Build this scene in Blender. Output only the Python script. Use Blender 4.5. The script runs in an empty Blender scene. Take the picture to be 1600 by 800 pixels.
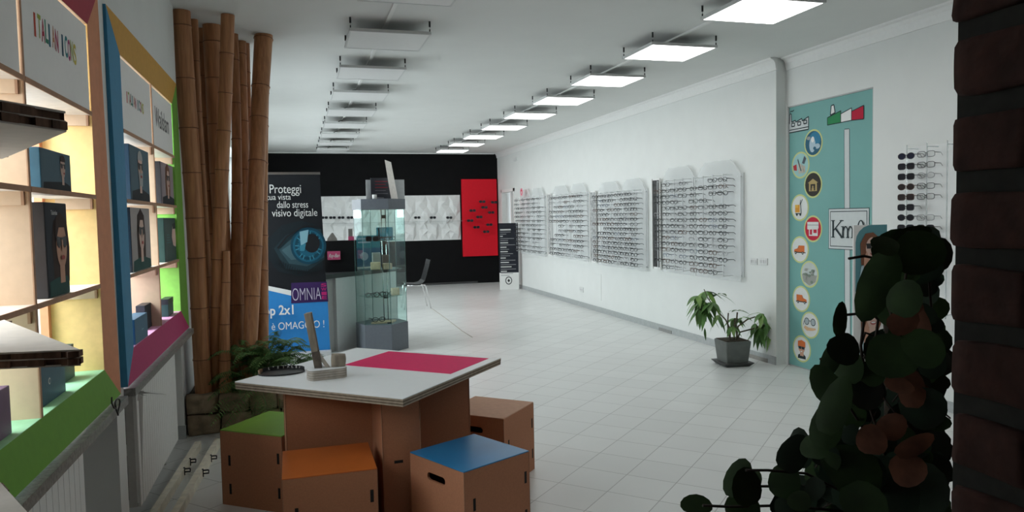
import bpy, bmesh, math, random
from mathutils import Vector, Matrix, noise
R = math.radians
PI = math.pi
scn = bpy.context.scene
COL = scn.collection
# ------------------------------------------------------------------ camera
FPX = 1146.88
AX_R = Vector((0.95967, -0.27934, -0.0197)); AX_F = Vector((0.27896, 0.95885, -0.0529))
_yaw, _pit, _rol = 0.2831, -0.0529, -0.0197
AX_F = Vector((math.sin(_yaw) * math.cos(_pit), math.cos(_yaw) * math.cos(_pit), math.sin(_pit)))
_r = Vector((math.cos(_yaw), -math.sin(_yaw), 0)); _u = _r.cross(AX_F)
AX_R = _r * math.cos(_rol) + _u * math.sin(_rol); AX_U = _u * math.cos(_rol) - _r * math.sin(_rol)
EYE = Vector((0, 0, 1.6))
cd = bpy.data.cameras.new('camera'); co = bpy.data.objects.new('camera', cd); COL.objects.link(co)
cd.sensor_fit = 'HORIZONTAL'; cd.sensor_width = 36; cd.lens = FPX / 1600 * 36; cd.clip_start = .02; cd.clip_end = 200
co.matrix_world = Matrix(((AX_R.x, AX_U.x, -AX_F.x, EYE.x), (AX_R.y, AX_U.y, -AX_F.y, EYE.y), (AX_R.z, AX_U.z, -AX_F.z, EYE.z), (0, 0, 0, 1)))
scn.camera = co
# ------------------------------------------------------------------ light and exposure
scn.view_settings.view_transform = 'Standard'; scn.view_settings.look = 'None'
scn.view_settings.gamma = 1; scn.view_settings.use_curve_mapping = False
scn.view_settings.exposure = 0.2
LAMP_EMIT = 4.7
SKY = 2.0
WIN_SMALL, WIN_BIG = 85.0, 125.0
w = bpy.data.worlds.new('overcast_sky'); scn.world = w; w.use_nodes = True
w.node_tree.nodes['Background'].inputs[0].default_value = (.86, .93, 1, 1)
w.node_tree.nodes['Background'].inputs[1].default_value = SKY
def daylight(name, x, y, z, sy, sz, watts):
    l = bpy.data.lights.new(name, 'AREA'); l.shape = 'RECTANGLE'; l.size = sz; l.size_y = sy; l.energy = watts; l.color = (.9, .96, 1)
    o = bpy.data.objects.new(name, l); COL.objects.link(o); o.location = (x, y, z); o.rotation_euler = (0, R(-52), 0)   # skylight comes from above
daylight('daylight', -1.75, 2.7, 2.35, 1.8, 1.6, WIN_SMALL)
daylight('daylight', -1.75, 4.85, 2.35, 1.8, 1.6, WIN_SMALL)
for yy in (8.6, 11.6, 14.6): daylight('daylight', -1.85, yy, 2.35, 2.1, 1.8, WIN_BIG)

# ------------------------------------------------------------------ helpers
def ray(px, py): return AX_R * (px - 800) + AX_U * (400 - py) + AX_F * FPX
def ax(px, py, X): d = ray(px, py); return EYE + d * ((X - EYE.x) / d.x)
def ay(px, py, Y): d = ray(px, py); return EYE + d * ((Y - EYE.y) / d.y)
def az(px, py, Z): d = ray(px, py); return EYE + d * ((Z - EYE.z) / d.z)

MATS = {}
def mat(name, c, rough=.6, metal=0, noise_amt=.06, scale=30, emit=None, bump=0, coat=0, spec=.5, stretch=None):
    if name in MATS: return MATS[name]
    m = bpy.data.materials.new(name); m.use_nodes = True; nt = m.node_tree; b = nt.nodes['Principled BSDF']
    b.inputs['Roughness'].default_value = rough; b.inputs['Metallic'].default_value = metal
    b.inputs['Specular IOR Level'].default_value = spec
    if coat: b.inputs['Coat Weight'].default_value = coat
    tc = nt.nodes.new('ShaderNodeTexCoord'); n = nt.nodes.new('ShaderNodeTexNoise'); n.inputs['Scale'].default_value = scale; n.inputs['Detail'].default_value = 3
    if stretch:
        mp = nt.nodes.new('ShaderNodeMapping'); mp.inputs['Scale'].default_value = stretch
        nt.links.new(tc.outputs['Object'], mp.inputs[0]); nt.links.new(mp.outputs[0], n.inputs['Vector'])
    else: nt.links.new(tc.outputs['Object'], n.inputs['Vector'])
    r = nt.nodes.new('ShaderNodeValToRGB')
    r.color_ramp.elements[0].position = .3; r.color_ramp.elements[1].position = .7
    lo = [max(0, v * (1 - noise_amt)) for v in c]; hi = [min(1, v * (1 + noise_amt)) for v in c]
    r.color_ramp.elements[0].color = (*lo, 1); r.color_ramp.elements[1].color = (*hi, 1)
    nt.links.new(n.outputs[0], r.inputs[0]); nt.links.new(r.outputs[0], b.inputs['Base Color'])
    if bump:
        bp = nt.nodes.new('ShaderNodeBump'); bp.inputs['Strength'].default_value = bump; bp.inputs['Distance'].default_value = .01
        nt.links.new(n.outputs[0], bp.inputs['Height']); nt.links.new(bp.outputs[0], b.inputs['Normal'])
    if emit:
        b.inputs['Emission Color'].default_value = (*c, 1); b.inputs['Emission Strength'].default_value = emit
    MATS[name] = m; return m
def glassy(name, tint, gloss=.08, haze=0.0, hazec=(.9, .9, .9)):
    if name in MATS: return MATS[name]
    m = bpy.data.materials.new(name); m.use_nodes = True; nt = m.node_tree; nt.nodes.remove(nt.nodes['Principled BSDF'])
    out = nt.nodes['Material Output']
    t = nt.nodes.new('ShaderNodeBsdfTransparent'); t.inputs[0].default_value = (*tint, 1)
    g = nt.nodes.new('ShaderNodeBsdfGlossy'); g.inputs[0].default_value = (1, 1, 1, 1); g.inputs['Roughness'].default_value = .03
    lw = nt.nodes.new('ShaderNodeLayerWeight'); pw = nt.nodes.new('ShaderNodeMath'); pw.operation = 'POWER'; pw.inputs[1].default_value = 4; nt.links.new(lw.outputs['Facing'], pw.inputs[0])
    f = nt.nodes.new('ShaderNodeMath'); f.operation = 'MULTIPLY_ADD'; f.inputs[1].default_value = .5; f.inputs[2].default_value = .03; nt.links.new(pw.outputs[0], f.inputs[0])
    mx = nt.nodes.new('ShaderNodeMixShader'); nt.links.new(f.outputs[0], mx.inputs[0]); nt.links.new(t.outputs[0], mx.inputs[1]); nt.links.new(g.outputs[0], mx.inputs[2])
    last = mx
    if haze:
        d = nt.nodes.new('ShaderNodeBsdfDiffuse'); d.inputs[0].default_value = (*hazec, 1)
        tl = nt.nodes.new('ShaderNodeBsdfTranslucent'); tl.inputs[0].default_value = (*hazec, 1)
        ad = nt.nodes.new('ShaderNodeMixShader'); ad.inputs[0].default_value = .2
        nt.links.new(d.outputs[0], ad.inputs[1]); nt.links.new(tl.outputs[0], ad.inputs[2])
        m2 = nt.nodes.new('ShaderNodeMixShader'); m2.inputs[0].default_value = haze
        nt.links.new(mx.outputs[0], m2.inputs[1]); nt.links.new(ad.outputs[0], m2.inputs[2]); last = m2
    nt.links.new(last.outputs[0], out.inputs[0]); MATS[name] = m; return m

class MB:
    def __init__(s): s.bm = bmesh.new(); s.mats = []; s.cur = 0; s.smooth_faces = False
    def m(s, mt):
        if mt not in s.mats: s.mats.append(mt)
        s.cur = s.mats.index(mt); return s
    def face(s, vs, smooth=False):
        try: f = s.bm.faces.new(vs)
        except ValueError: return None
        f.material_index = s.cur; f.smooth = smooth; return f
    def poly(s, pts):
        return s.face([s.bm.verts.new(p) for p in pts])
    def hexa(s, P):   # 8 corners: bottom 4 ccw, top 4 ccw
        v = [s.bm.verts.new(p) for p in P]
        for q in ((3, 2, 1, 0), (4, 5, 6, 7), (0, 1, 5, 4), (1, 2, 6, 5), (2, 3, 7, 6), (3, 0, 4, 7)): s.face([v[i] for i in q])
        return s
    def box(s, x0, x1, y0, y1, z0, z1, rz=0, piv=None, bev=0):
        P = [Vector(p) for p in ((x0, y0, z0), (x1, y0, z0), (x1, y1, z0), (x0, y1, z0), (x0, y0, z1), (x1, y0, z1), (x1, y1, z1), (x0, y1, z1))]
        if rz:
            c = Vector(piv) if piv else Vector(((x0 + x1) / 2, (y0 + y1) / 2, 0)); M = Matrix.Rotation(rz, 3, 'Z')
            P = [M @ (p - c) + c for p in P]
        n0 = len(s.bm.faces); s.hexa(P)
        if bev:
            s.bm.faces.ensure_lookup_table(); fs = s.bm.faces[n0:]; es = list({e for f in fs for e in f.edges})
            bmesh.ops.bevel(s.bm, geom=es, offset=bev, segments=2, profile=.5, affect='EDGES', material=s.cur)
        return s
    def prism(s, pts, d):   # planar polygon extruded by vector d
        d = Vector(d); a = [s.bm.verts.new(p) for p in pts]; b = [s.bm.verts.new(Vector(p) + d) for p in pts]
        s.face(a[::-1]); s.face(b); n = len(a)
        for i in range(n): s.face([a[i], a[(i + 1) % n], b[(i + 1) % n], b[i]])
        return s
    def tube(s, pts, rad, n=8, caps=True, smooth=True):
        pts = [Vector(p) for p in pts]
        if not isinstance(rad, (list, tuple)): rad = [rad] * len(pts)
        rings = []; t0 = (pts[1] - pts[0]).normalized(); up = Vector((0, 0, 1)) if abs(t0.z) < .9 else Vector((1, 0, 0)); nx = t0.cross(up).normalized()
        for i, p in enumerate(pts):
            t = (pts[min(i + 1, len(pts) - 1)] - pts[max(i - 1, 0)]).normalized()
            nx = (nx - t * nx.dot(t)).normalized(); ny = t.cross(nx)
            rings.append([s.bm.verts.new(p + (nx * math.cos(2 * PI * k / n) + ny * math.sin(2 * PI * k / n)) * rad[i]) for k in range(n)])
        for a, b in zip(rings, rings[1:]):
            for k in range(n): s.face([a[k], a[(k + 1) % n], b[(k + 1) % n], b[k]], smooth)
        if caps: s.face(rings[0][::-1]); s.face(rings[-1])
        return s
    def ring(s, pts, rad, n=6):   # closed tube
        pts = [Vector(p) for p in pts]; N = len(pts); rings = []; c = sum(pts, Vector()) / N
        for i, p in enumerate(pts):
            t = (pts[(i + 1) % N] - pts[i - 1]).normalized(); nx = (p - c); nx = (nx - t * nx.dot(t)).normalized(); ny = t.cross(nx)
            rings.append([s.bm.verts.new(p + (nx * math.cos(2 * PI * k / n) + ny * math.sin(2 * PI * k / n)) * rad) for k in range(n)])
        for i in range(N):
            a, b = rings[i], rings[(i + 1) % N]
            for k in range(n): s.face([a[k], a[(k + 1) % n], b[(k + 1) % n], b[k]], True)
        return s
    def lump(s, c, r, seed=0, rough=.2, sub=2, box=0):   # irregular rounded block; r = half sizes
        c = Vector(c); N = sub + 1; vd = {}
        def V(a, b, d):
            k = (a, b, d)
            if k not in vd:
                p = Vector((a, b, d)) * (2 / N) - Vector((1, 1, 1)); q = p.lerp(p.normalized() * 1.25, .22) if not box else p * (1 - .035 * (sum(abs(x) > .99 for x in p) - 1)); q = Vector((q.x * r[0], q.y * r[1], q.z * r[2]))
                vd[k] = s.bm.verts.new(c + q + noise.noise_vector(q * (.35 / max(.02, min(r))) + Vector((seed * 3.1, seed * 1.7, seed))) * rough * min(r))
            return vd[k]
        for i in range(N):
            for j in range(N):
                for e in (0, N):
                    for f in (lambda x, y: (x, y, e), lambda x, y: (e, x, y), lambda x, y: (y, e, x)): s.face([V(*f(i, j)), V(*f(i + 1, j)), V(*f(i + 1, j + 1)), V(*f(i, j + 1))], True)
        return s
    def build(s, name, material=None, parent=None, recalc=True):
        if material is not None and not s.mats: s.mats = [material]
        if recalc: bmesh.ops.recalc_face_normals(s.bm, faces=s.bm.faces)
        me = bpy.data.meshes.new(name); s.bm.to_mesh(me); s.bm.free()
        for mt in s.mats: me.materials.append(mt)
        o = bpy.data.objects.new(name, me); COL.objects.link(o)
        adopt(o, parent)
        return o
WORLD = {}
def adopt(o, parent):
    if parent:
        o.parent = parent
        if parent.name in WORLD: o.matrix_parent_inverse = WORLD[parent.name]
def tag(o, label, cat, group=None, kind=None):
    if label: o['label'] = label
    if cat: o['category'] = cat
    if group: o['group'] = group
    if kind: o['kind'] = kind
    return o
def thing(name, label, cat, loc=(0, 0, 0), rz=0, group=None, world=False):
    o = bpy.data.objects.new(name, None); COL.objects.link(o); o.location = loc; o.rotation_euler = (0, 0, rz); o.empty_display_size = .1
    if world: WORLD[o.name] = (Matrix.Translation(loc) @ Matrix.Rotation(rz, 4, 'Z')).inverted()   # parts are then given in room coordinates
    return tag(o, label, cat, group)
def struct(o): o['kind'] = 'structure'; return o
def copy_tree(o, parent=None):
    c = o.copy(); COL.objects.link(c)
    if parent: c.parent = parent
    for ch in list(o.children): copy_tree(ch, c)
    return c
FACE_X, FACE_NX, FACE_NY = (R(90), 0, R(90)), (R(90), 0, R(-90)), (R(90), 0, 0)
def text(body, p, rot, width, height, material, parent=None, name='lettering', center=False, bold=0, shear=0):
    cu = bpy.data.curves.new(name, 'FONT'); cu.body = body; cu.size = 1; cu.offset = bold; cu.extrude = 0
    if center: cu.align_x = 'CENTER'
    cu.materials.append(material); t = bpy.data.objects.new(name, cu); COL.objects.link(t)
    bpy.context.view_layer.update(); me = bpy.data.meshes.new_from_object(t); bpy.data.objects.remove(t)
    xs = [v.co.x for v in me.vertices]; x0, dx = min(xs), max(xs) - min(xs)
    me.transform(Matrix.Diagonal((width / max(dx, .01), height / .7, 1, 1)) @ Matrix.Translation((0 if center else -x0, 0, 0)))
    if shear: me.transform(Matrix(((1, shear, 0, 0), (0, 1, 0, 0), (0, 0, 1, 0), (0, 0, 0, 1))))
    o = bpy.data.objects.new(name, me); COL.objects.link(o)
    o.location = p; o.rotation_euler = rot
    adopt(o, parent)
    return o
class Deco:   # flat printing on a plane: o + u*a + v*b, lifted k layers along n
    def __init__(s, mb, o, u, v, n, step=.0006): s.mb, s.o, s.u, s.v, s.n, s.step, s.k = mb, Vector(o), Vector(u), Vector(v), Vector(n), step, 1
    def P(s, a, b): return s.o + s.u * a + s.v * b + s.n * (s.k * s.step)
    def poly(s, mt, pts): s.mb.m(mt); s.mb.poly([s.P(a, b) for a, b in pts]); s.k += 1; return s
    def ell(s, mt, a, b, ra, rb, n=24, t0=0, t1=2 * PI):
        return s.poly(mt, [(a + ra * math.cos(t0 + (t1 - t0) * i / n), b + rb * math.sin(t0 + (t1 - t0) * i / n)) for i in range(n if t1 - t0 > 6.2 else n + 1)])
    def rect(s, mt, a0, a1, b0, b1): return s.poly(mt, [(a0, b0), (a1, b0), (a1, b1), (a0, b1)])
    def line(s, mt, pts, wd):
        for (a0, b0), (a1, b1) in zip(pts, pts[1:]):
            L = math.hypot(a1 - a0, b1 - b0) or 1; nx, ny = -(b1 - b0) / L * wd / 2, (a1 - a0) / L * wd / 2
            s.mb.m(mt); s.mb.poly([s.P(a0 + nx, b0 + ny), s.P(a0 - nx, b0 - ny), s.P(a1 - nx, b1 - ny), s.P(a1 + nx, b1 + ny)])
        s.k += 1; return s

# ------------------------------------------------------------------ materials
WHITE = mat('white_wall_paint', (.755, .77, .75), .7, noise_amt=.015, scale=4)
CEIL = mat('ceiling_paint', (.74, .75, .73), .8, noise_amt=.015, scale=3)
BLACKW = mat('black_wall_paint', (.006, .006, .0065), .8, spec=.15, noise_amt=.15, scale=6)
BASEB = mat('grey_baseboard_tile', (.40, .42, .42), .35, noise_amt=.08)
JAMB = mat('white_trim_paint', (.82, .82, .80), .5, noise_amt=.02)
MARBLE = mat('grey_marble', (.23, .225, .21), .35, noise_amt=.35, scale=60)
CARD = mat('brown_cardboard', (.44, .185, .095), .75, noise_amt=.06, scale=120)
CARDE = mat('cardboard_edge', (.33, .16, .09), .8, noise_amt=.15, scale=200)
PEACH = mat('natural_board', (.66, .47, .32), .7, noise_amt=.04)
EDGE = mat('board_edge', (.45, .25, .15), .75, noise_amt=.08)
DARK = mat('dark_hole', (.012, .009, .008), .9)
BLACK = mat('black_plastic', (.015, .015, .016), .35)
CHROME = mat('chrome', (.75, .75, .75), .15, 1, noise_amt=.02)
STEEL = mat('brushed_steel', (.55, .56, .56), .3, 1, noise_amt=.04)
PWHITE = mat('print_white', (.80, .80, .78), .6, noise_amt=.01)
PBLACK = mat('print_black', (.02, .02, .022), .6)
ACR = glassy('frosted_acrylic', (.97, .98, .98), haze=.36, hazec=(.92, .93, .93))
GLASS = glassy('clear_pane', (.97, .985, .98))
GREENGLASS = glassy('green_tinted_glass', (.90, .975, .96))
def flat(name, c): return mat('print_' + name, c, .75, noise_amt=.02, spec=.2)
SKIN = flat('skin', (.60, .34, .24)); SKIN2 = flat('skin_pale', (.70, .50, .42)); HAIRD = flat('hair_dark', (.05, .03, .025)); HAIRG = flat('hair_grey', (.42, .42, .42)); HAIRB = flat('hair_brown', (.22, .10, .06))

# ------------------------------------------------------------------ room shell
XL, XL2, XW, XD, YB, ZC = -.815, -.86, 4.76, 4.88, 17.5, 3.172
PIER = 6.54
def floor_material():
    m = bpy.data.materials.new('floor_tiles'); m.use_nodes = True; nt = m.node_tree; b = nt.nodes['Principled BSDF']; L = nt.links.new
    tc = nt.nodes.new('ShaderNodeTexCoord'); phi = .8069
    T = .195 * 1.6
    def axis(vec, off):
        d = nt.nodes.new('ShaderNodeVectorMath'); d.operation = 'DOT_PRODUCT'; d.inputs[1].default_value = vec; L(tc.outputs['Object'], d.inputs[0])
        a = nt.nodes.new('ShaderNodeMath'); a.operation = 'ADD'; a.inputs[1].default_value = -off * 1.6 + T * 200; L(d.outputs['Value'], a.inputs[0])
        q = nt.nodes.new('ShaderNodeMath'); q.operation = 'DIVIDE'; q.inputs[1].default_value = T; L(a.outputs[0], q.inputs[0])
        fr = nt.nodes.new('ShaderNodeMath'); fr.operation = 'FRACT'; L(q.outputs[0], fr.inputs[0])
        fl = nt.nodes.new('ShaderNodeMath'); fl.operation = 'FLOOR'; L(q.outputs[0], fl.inputs[0])
        s = nt.nodes.new('ShaderNodeMath'); s.operation = 'SUBTRACT'; s.inputs[1].default_value = .5; L(fr.outputs[0], s.inputs[0])
        ab = nt.nodes.new('ShaderNodeMath'); ab.operation = 'ABSOLUTE'; L(s.outputs[0], ab.inputs[0])
        return ab, fl
    u, fu = axis((math.sin(phi), math.cos(phi), 0), 2.231); v, fv = axis((math.cos(phi), -math.sin(phi), 0), -.632)
    mx = nt.nodes.new('ShaderNodeMath'); mx.operation = 'MAXIMUM'; L(u.outputs[0], mx.inputs[0]); L(v.outputs[0], mx.inputs[1])
    gr = nt.nodes.new('ShaderNodeMath'); gr.operation = 'GREATER_THAN'; gr.inputs[1].default_value = .4915; L(mx.outputs[0], gr.inputs[0])
    cmb = nt.nodes.new('ShaderNodeCombineXYZ'); L(fu.outputs[0], cmb.inputs[0]); L(fv.outputs[0], cmb.inputs[1])
    wn = nt.nodes.new('ShaderNodeTexWhiteNoise'); L(cmb.outputs[0], wn.inputs[0])
    n = nt.nodes.new('ShaderNodeTexNoise'); n.inputs['Scale'].default_value = 3; L(tc.outputs['Object'], n.inputs['Vector'])
    rp = nt.nodes.new('ShaderNodeValToRGB'); rp.color_ramp.elements[0].color = (.66, .67, .655, 1); rp.color_ramp.elements[1].color = (.74, .75, .735, 1)
    av = nt.nodes.new('ShaderNodeMath'); av.operation = 'MULTIPLY_ADD'; av.inputs[1].default_value = .5; L(wn.outputs[0], av.inputs[0])
    hf = nt.nodes.new('ShaderNodeMath'); hf.operation = 'MULTIPLY'; hf.inputs[1].default_value = .5; L(n.outputs[0], hf.inputs[0]); L(hf.outputs[0], av.inputs[2]); L(av.outputs[0], rp.inputs[0])
    mix = nt.nodes.new('ShaderNodeMix'); mix.data_type = 'RGBA'; L(gr.outputs[0], mix.inputs['Factor']); L(rp.outputs[0], mix.inputs['A']); mix.inputs['B'].default_value = (.38, .38, .365, 1)
    L(mix.outputs['Result'], b.inputs['Base Color']); b.inputs['Roughness'].default_value = .32; b.inputs['Specular IOR Level'].default_value = .45
    return m
struct(MB().box(-1.3, 5.3, -2, YB + .1, -.1, 0).build('floor', floor_material()))
struct(MB().box(-1.3, 5.3, -2, YB + .1, ZC, ZC + .12).build('ceiling', CEIL))
struct(MB().box(-1.3, 5.3, YB, YB + .1, 0, ZC).build('wall_back', BLACKW))
# right wall: far part proud, near part set back, a doorway near the back corner
DY0, DY1, DZ = 16.05, 17.15, 2.26
mb = MB(); mb.box(XW, XW + .4, PIER, DY0, 0, ZC); mb.box(XW, XW + .4, DY1, YB, 0, ZC); mb.box(XW, XW + .4, DY0, DY1, DZ, ZC)
WY0, WY1, WZ = 5.345, 6.515, 2.678
mb.box(XD, XW + .4, .5, WY0, 0, ZC); mb.box(XD, XW + .4, WY1, PIER, 0, ZC); mb.box(XD, XW + .4, WY0, WY1, WZ, ZC)
struct(mb.build('wall_right', WHITE))
mb = MB(); mb.box(XD + .02, XD + .06, WY0, WY1, .0, WZ)
mb.m(mat('thin_grey_frame', (.45, .46, .46), .4)); mb.box(XD + .005, XD + .02, WY1 - .012, WY1, 0, WZ); mb.box(XD + .005, XD + .02, WY0, WY0 + .012, 0, WZ); mb.box(XD + .005, XD + .02, WY0, WY1, WZ - .012, WZ)
struct(mb.build('door_1', WHITE))
# far doorway: frame and half open leaf
dr = struct(MB().box(XW - .02, XW + .12, DY0, DY0 + .07, 0, DZ).box(XW - .02, XW + .12, DY1 - .07, DY1, 0, DZ).box(XW - .02, XW + .12, DY0, DY1, DZ - .07, DZ).build('door_2', JAMB))
MB().box(XW + .20, XW + .24, DY0 + .07, DY1 - .07, 0, DZ - .07).build('door_leaf', mat('grey_door', (.42, .43, .42), .5), dr)
MB().box(XW + .06, XW + .1, DY0 + .5, DY0 + .56, 0, DZ - .07).build('door_post', JAMB, dr)
# cornice (cove) along the right wall, stepping back at the pier
def cornice(x, y0, y1):
    prof = [(x, 3.05), (x - .015, 3.05), (x - .02, 3.075)] + [(x - .02 - .055 * (1 - math.cos(t)), 3.075 + .085 * math.sin(t)) for t in (R(30), R(60), R(90))] + [(x - .085, ZC), (x, ZC)]
    return [(a, y0, b) for a, b in prof], (0, y1 - y0, 0)
mb = MB(); mb.prism(*cornice(XW, PIER - .02, YB)); mb.prism(*cornice(XD, .5, PIER - .02)); struct(mb.build('trim_1', JAMB))
mb = MB(); mb.box(-.86, XW - .08, YB - .02, YB, 3.145, ZC); struct(mb.build('trim_2', JAMB))
mb = MB(); mb.box(XW - .012, XW, PIER, DY0, 0, .085); struct(mb.build('baseboard_right', BASEB))
mb = MB(); mb.box(XD - .012, XD, .5, WY0, 0, .085); struct(mb.build('baseboard_front', BASEB))
mb = MB(); mb.box(-.86, 4.2, YB - .012, YB, 0, .05); struct(mb.build('baseboard_back', mat('dark_baseboard', (.05, .05, .05), .5)))
# left wall with two shop-window niches and three further windows behind the bamboo
N1, N2, NZ, XG = (1.66, 3.66), (3.81, 5.87), 2.59, -1.14
FW = [(7.5, 9.7), (10.5, 12.7), (13.5, 15.7)]
xo = -1.3
def wl(*a): struct(MB().box(*a).build('wall_left', WHITE))
for a, b in ((-2, N1[0]), (N1[1], N2[0])): wl(xo, XL, a, b, 0, ZC)
for a, b in ((N2[1], FW[0][0]), (FW[0][1], FW[1][0]), (FW[1][1], FW[2][0]), (FW[2][1], YB)): wl(xo, XL2, a, b, 0, ZC)
for a, b in (N1, N2): wl(xo, XL, a, b, NZ, ZC); wl(xo, -1.0, a, b, 0, .786)
wl(-1.09, -.817, 5.772, N2[1], .827, NZ); wl(-1.09, -.817, 3.612, N1[1], .827, NZ)
for a, b in FW: wl(xo, XL2, a, b, 2.65, ZC); wl(xo, XL2, a, b, 0, .85)
mb = MB(); mb.box(-1.0, -.93, N2[1] - .012, N2[1], 0, .1); mb.box(-.93, XL2 + .012, N2[1] - .012, N2[1], 0, .1); struct(mb.build('baseboard_left', BASEB))
def window(n, y0, y1, z0, z1, x):
    mb = MB(); t = .06; m_ = (y0 + y1) / 2
    for a, b, c, d in ((y0, y0 + t, z0, z1), (y1 - t, y1, z0, z1), (m_ - .04, m_ + .04, z0, z1), (y0, y1, z0, z0 + t), (y0, y1, z1 - t, z1)): mb.box(x - .05, x, a, b, c, d)
    f = struct(mb.build('window_%d' % n, JAMB)); MB().box(x - .03, x - .025, y0 + t, y1 - t, z0 + t, z1 - t).build('pane', GLASS, f)
window(1, *N1, .825, NZ, XG); window(2, *N2, .825, NZ, XG)
for i, (a, b) in enumerate(FW): window(3 + i, a, b, .85, 2.65, -1.05)
for i, (a, b) in enumerate((N1, N2)):
    mb = MB(); mb.box(-1.14, -.765, a + .004, b - .012 if i else b - .004, .787, .825); struct(mb.build('trim_%d' % (3 + i), MARBLE))
# room where the photographer stands
BRICK = mat('old_brick', (.050, .017, .012), .9, noise_amt=.35, scale=35, bump=.4); MORTAR = mat('grey_mortar', (.032, .031, .027), .95, noise_amt=.2, scale=60)  # both darkened in colour to carry the low light around the pillar
DIM = mat('dim_plaster', (.05, .04, .035), .9)  # unseen walls, coloured dark so this space stays unlit
struct(MB().box(-1.3, 5.3, -2.1, -2, 0, ZC).build('wall_front', DIM)); struct(MB().box(4.88, 5.3, -2, .5, 0, ZC).build('wall_rear_right', DIM))
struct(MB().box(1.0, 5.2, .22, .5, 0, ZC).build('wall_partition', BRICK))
# brick pillar
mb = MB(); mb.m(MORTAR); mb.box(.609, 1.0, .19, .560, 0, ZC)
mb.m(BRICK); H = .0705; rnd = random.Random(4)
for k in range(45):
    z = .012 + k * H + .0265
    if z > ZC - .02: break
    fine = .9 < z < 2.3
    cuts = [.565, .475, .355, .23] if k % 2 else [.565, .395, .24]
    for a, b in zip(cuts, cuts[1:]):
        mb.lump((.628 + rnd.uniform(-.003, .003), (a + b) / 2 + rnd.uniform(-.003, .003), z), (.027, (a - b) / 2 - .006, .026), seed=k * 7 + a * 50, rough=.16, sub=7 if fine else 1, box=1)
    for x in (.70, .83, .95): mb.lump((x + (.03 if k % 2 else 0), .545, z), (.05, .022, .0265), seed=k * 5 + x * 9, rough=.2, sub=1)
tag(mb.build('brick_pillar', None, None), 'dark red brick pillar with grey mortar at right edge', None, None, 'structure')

# ------------------------------------------------------------------ ceiling lamps
LAMPON = mat('lamp_diffuser_lit', (1, .99, .97), .5, noise_amt=.001, emit=LAMP_EMIT)
LAMPOFF = mat('lamp_diffuser_unlit', (.80, .80, .79), .4, noise_amt=.01)
LFRAME = mat('lamp_frame', (.62, .63, .62), .4, .0, noise_amt=.03)
ORD = ['nearest', 'second', 'third', 'fourth', 'fifth', 'sixth', 'seventh', 'eighth', 'ninth', 'tenth', 'eleventh', 'twelfth', 'thirteenth', 'fourteenth', 'fifteenth', 'sixteenth']
def ordn(i): return 'first' if i == 0 else ORD[i]
HW, HD, DROP = .3085, .290, .107
def lamp(lit):
    t = thing('ceiling_panel_lamp', '', 'ceiling lamp')
    f = MB(); a, b = HW + .012, HD + .012
    f.box(-a, a, -b, -b + .014, -DROP, -DROP + .024); f.box(-a, a, b - .014, b, -DROP, -DROP + .024); f.box(-a, -a + .014, -b, b, -DROP, -DROP + .024); f.box(a - .014, a, -b, b, -DROP, -DROP + .024)
    f.box(-a + .01, a - .01, -b + .01, b - .01, -DROP + .013, -DROP + .022); f.build('frame', LFRAME, t)
    MB().box(-HW, HW, -HD, HD, -DROP + .002, -DROP + .012).build('diffuser', LAMPON if lit else LAMPOFF, t)
    for sx in (-1, 1):
        for sy in (-1, 1):
            m = MB(); x, y = sx * (a - .01), sy * (b - .01)
            m.m(STEEL).tube([(x, y, -DROP + .02), (x, y, -.03)], .0022, 5); m.m(BLACK).tube([(x, y, -.045), (x, y, 0)], .008, 8); m.m(BLACK).tube([(x, y, -DROP + .02), (x, y, -DROP + .045)], .005, 6)
            m.build('suspension_wire', None, t)
    MB().tube([(-.02, .05, -.012), (-.07, .0, -.03), (-.10, -.06, -.05), (-.08, -.05, -DROP + .04)], .006, 6).build('power_cable', BLACK, t)
    MB().box(-.10, .06, -.03, .04, -DROP + .022, -DROP + .05).build('driver_box', JAMB, t)
    return t
for row, (x0, y0, lit) in enumerate(((3.0021, 5.0133, True), (.4468, 5.0714, False))):
    src = lamp(lit); rowname = 'right' if lit else 'left'
    for i in list(range(9)) + ([-1, -2] if lit else []):  # extra lit lamps out of view, added to brighten the near area
        o = src if i == 0 else copy_tree(src)
        o.location = (x0 + .3085, y0 + i * 1.3975 - .290, ZC)
        o['label'] = ('lit white square panel hanging from ceiling, %s in the right row' if lit else 'unlit pale square panel hanging from ceiling, %s in the left row') % (ORD[i] if i >= 0 else ('unseen, added before the nearest' if i == -1 else 'unseen, added before all others'))
        o['group'] = 'lit panel lamps of the right row' if lit else 'unlit panel lamps of the left row'
    mb = MB(); xc = x0 + .3085 - .02
    mb.box(xc - .014, xc + .014, 1.2, y0 + 8 * 1.3975 - .2, ZC - .016, ZC)
    tag(mb.build('cable_raceway', JAMB), 'thin white cable raceway along ceiling above the %s lamps' % ('lit' if lit else 'unlit'), 'cable duct')

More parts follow.
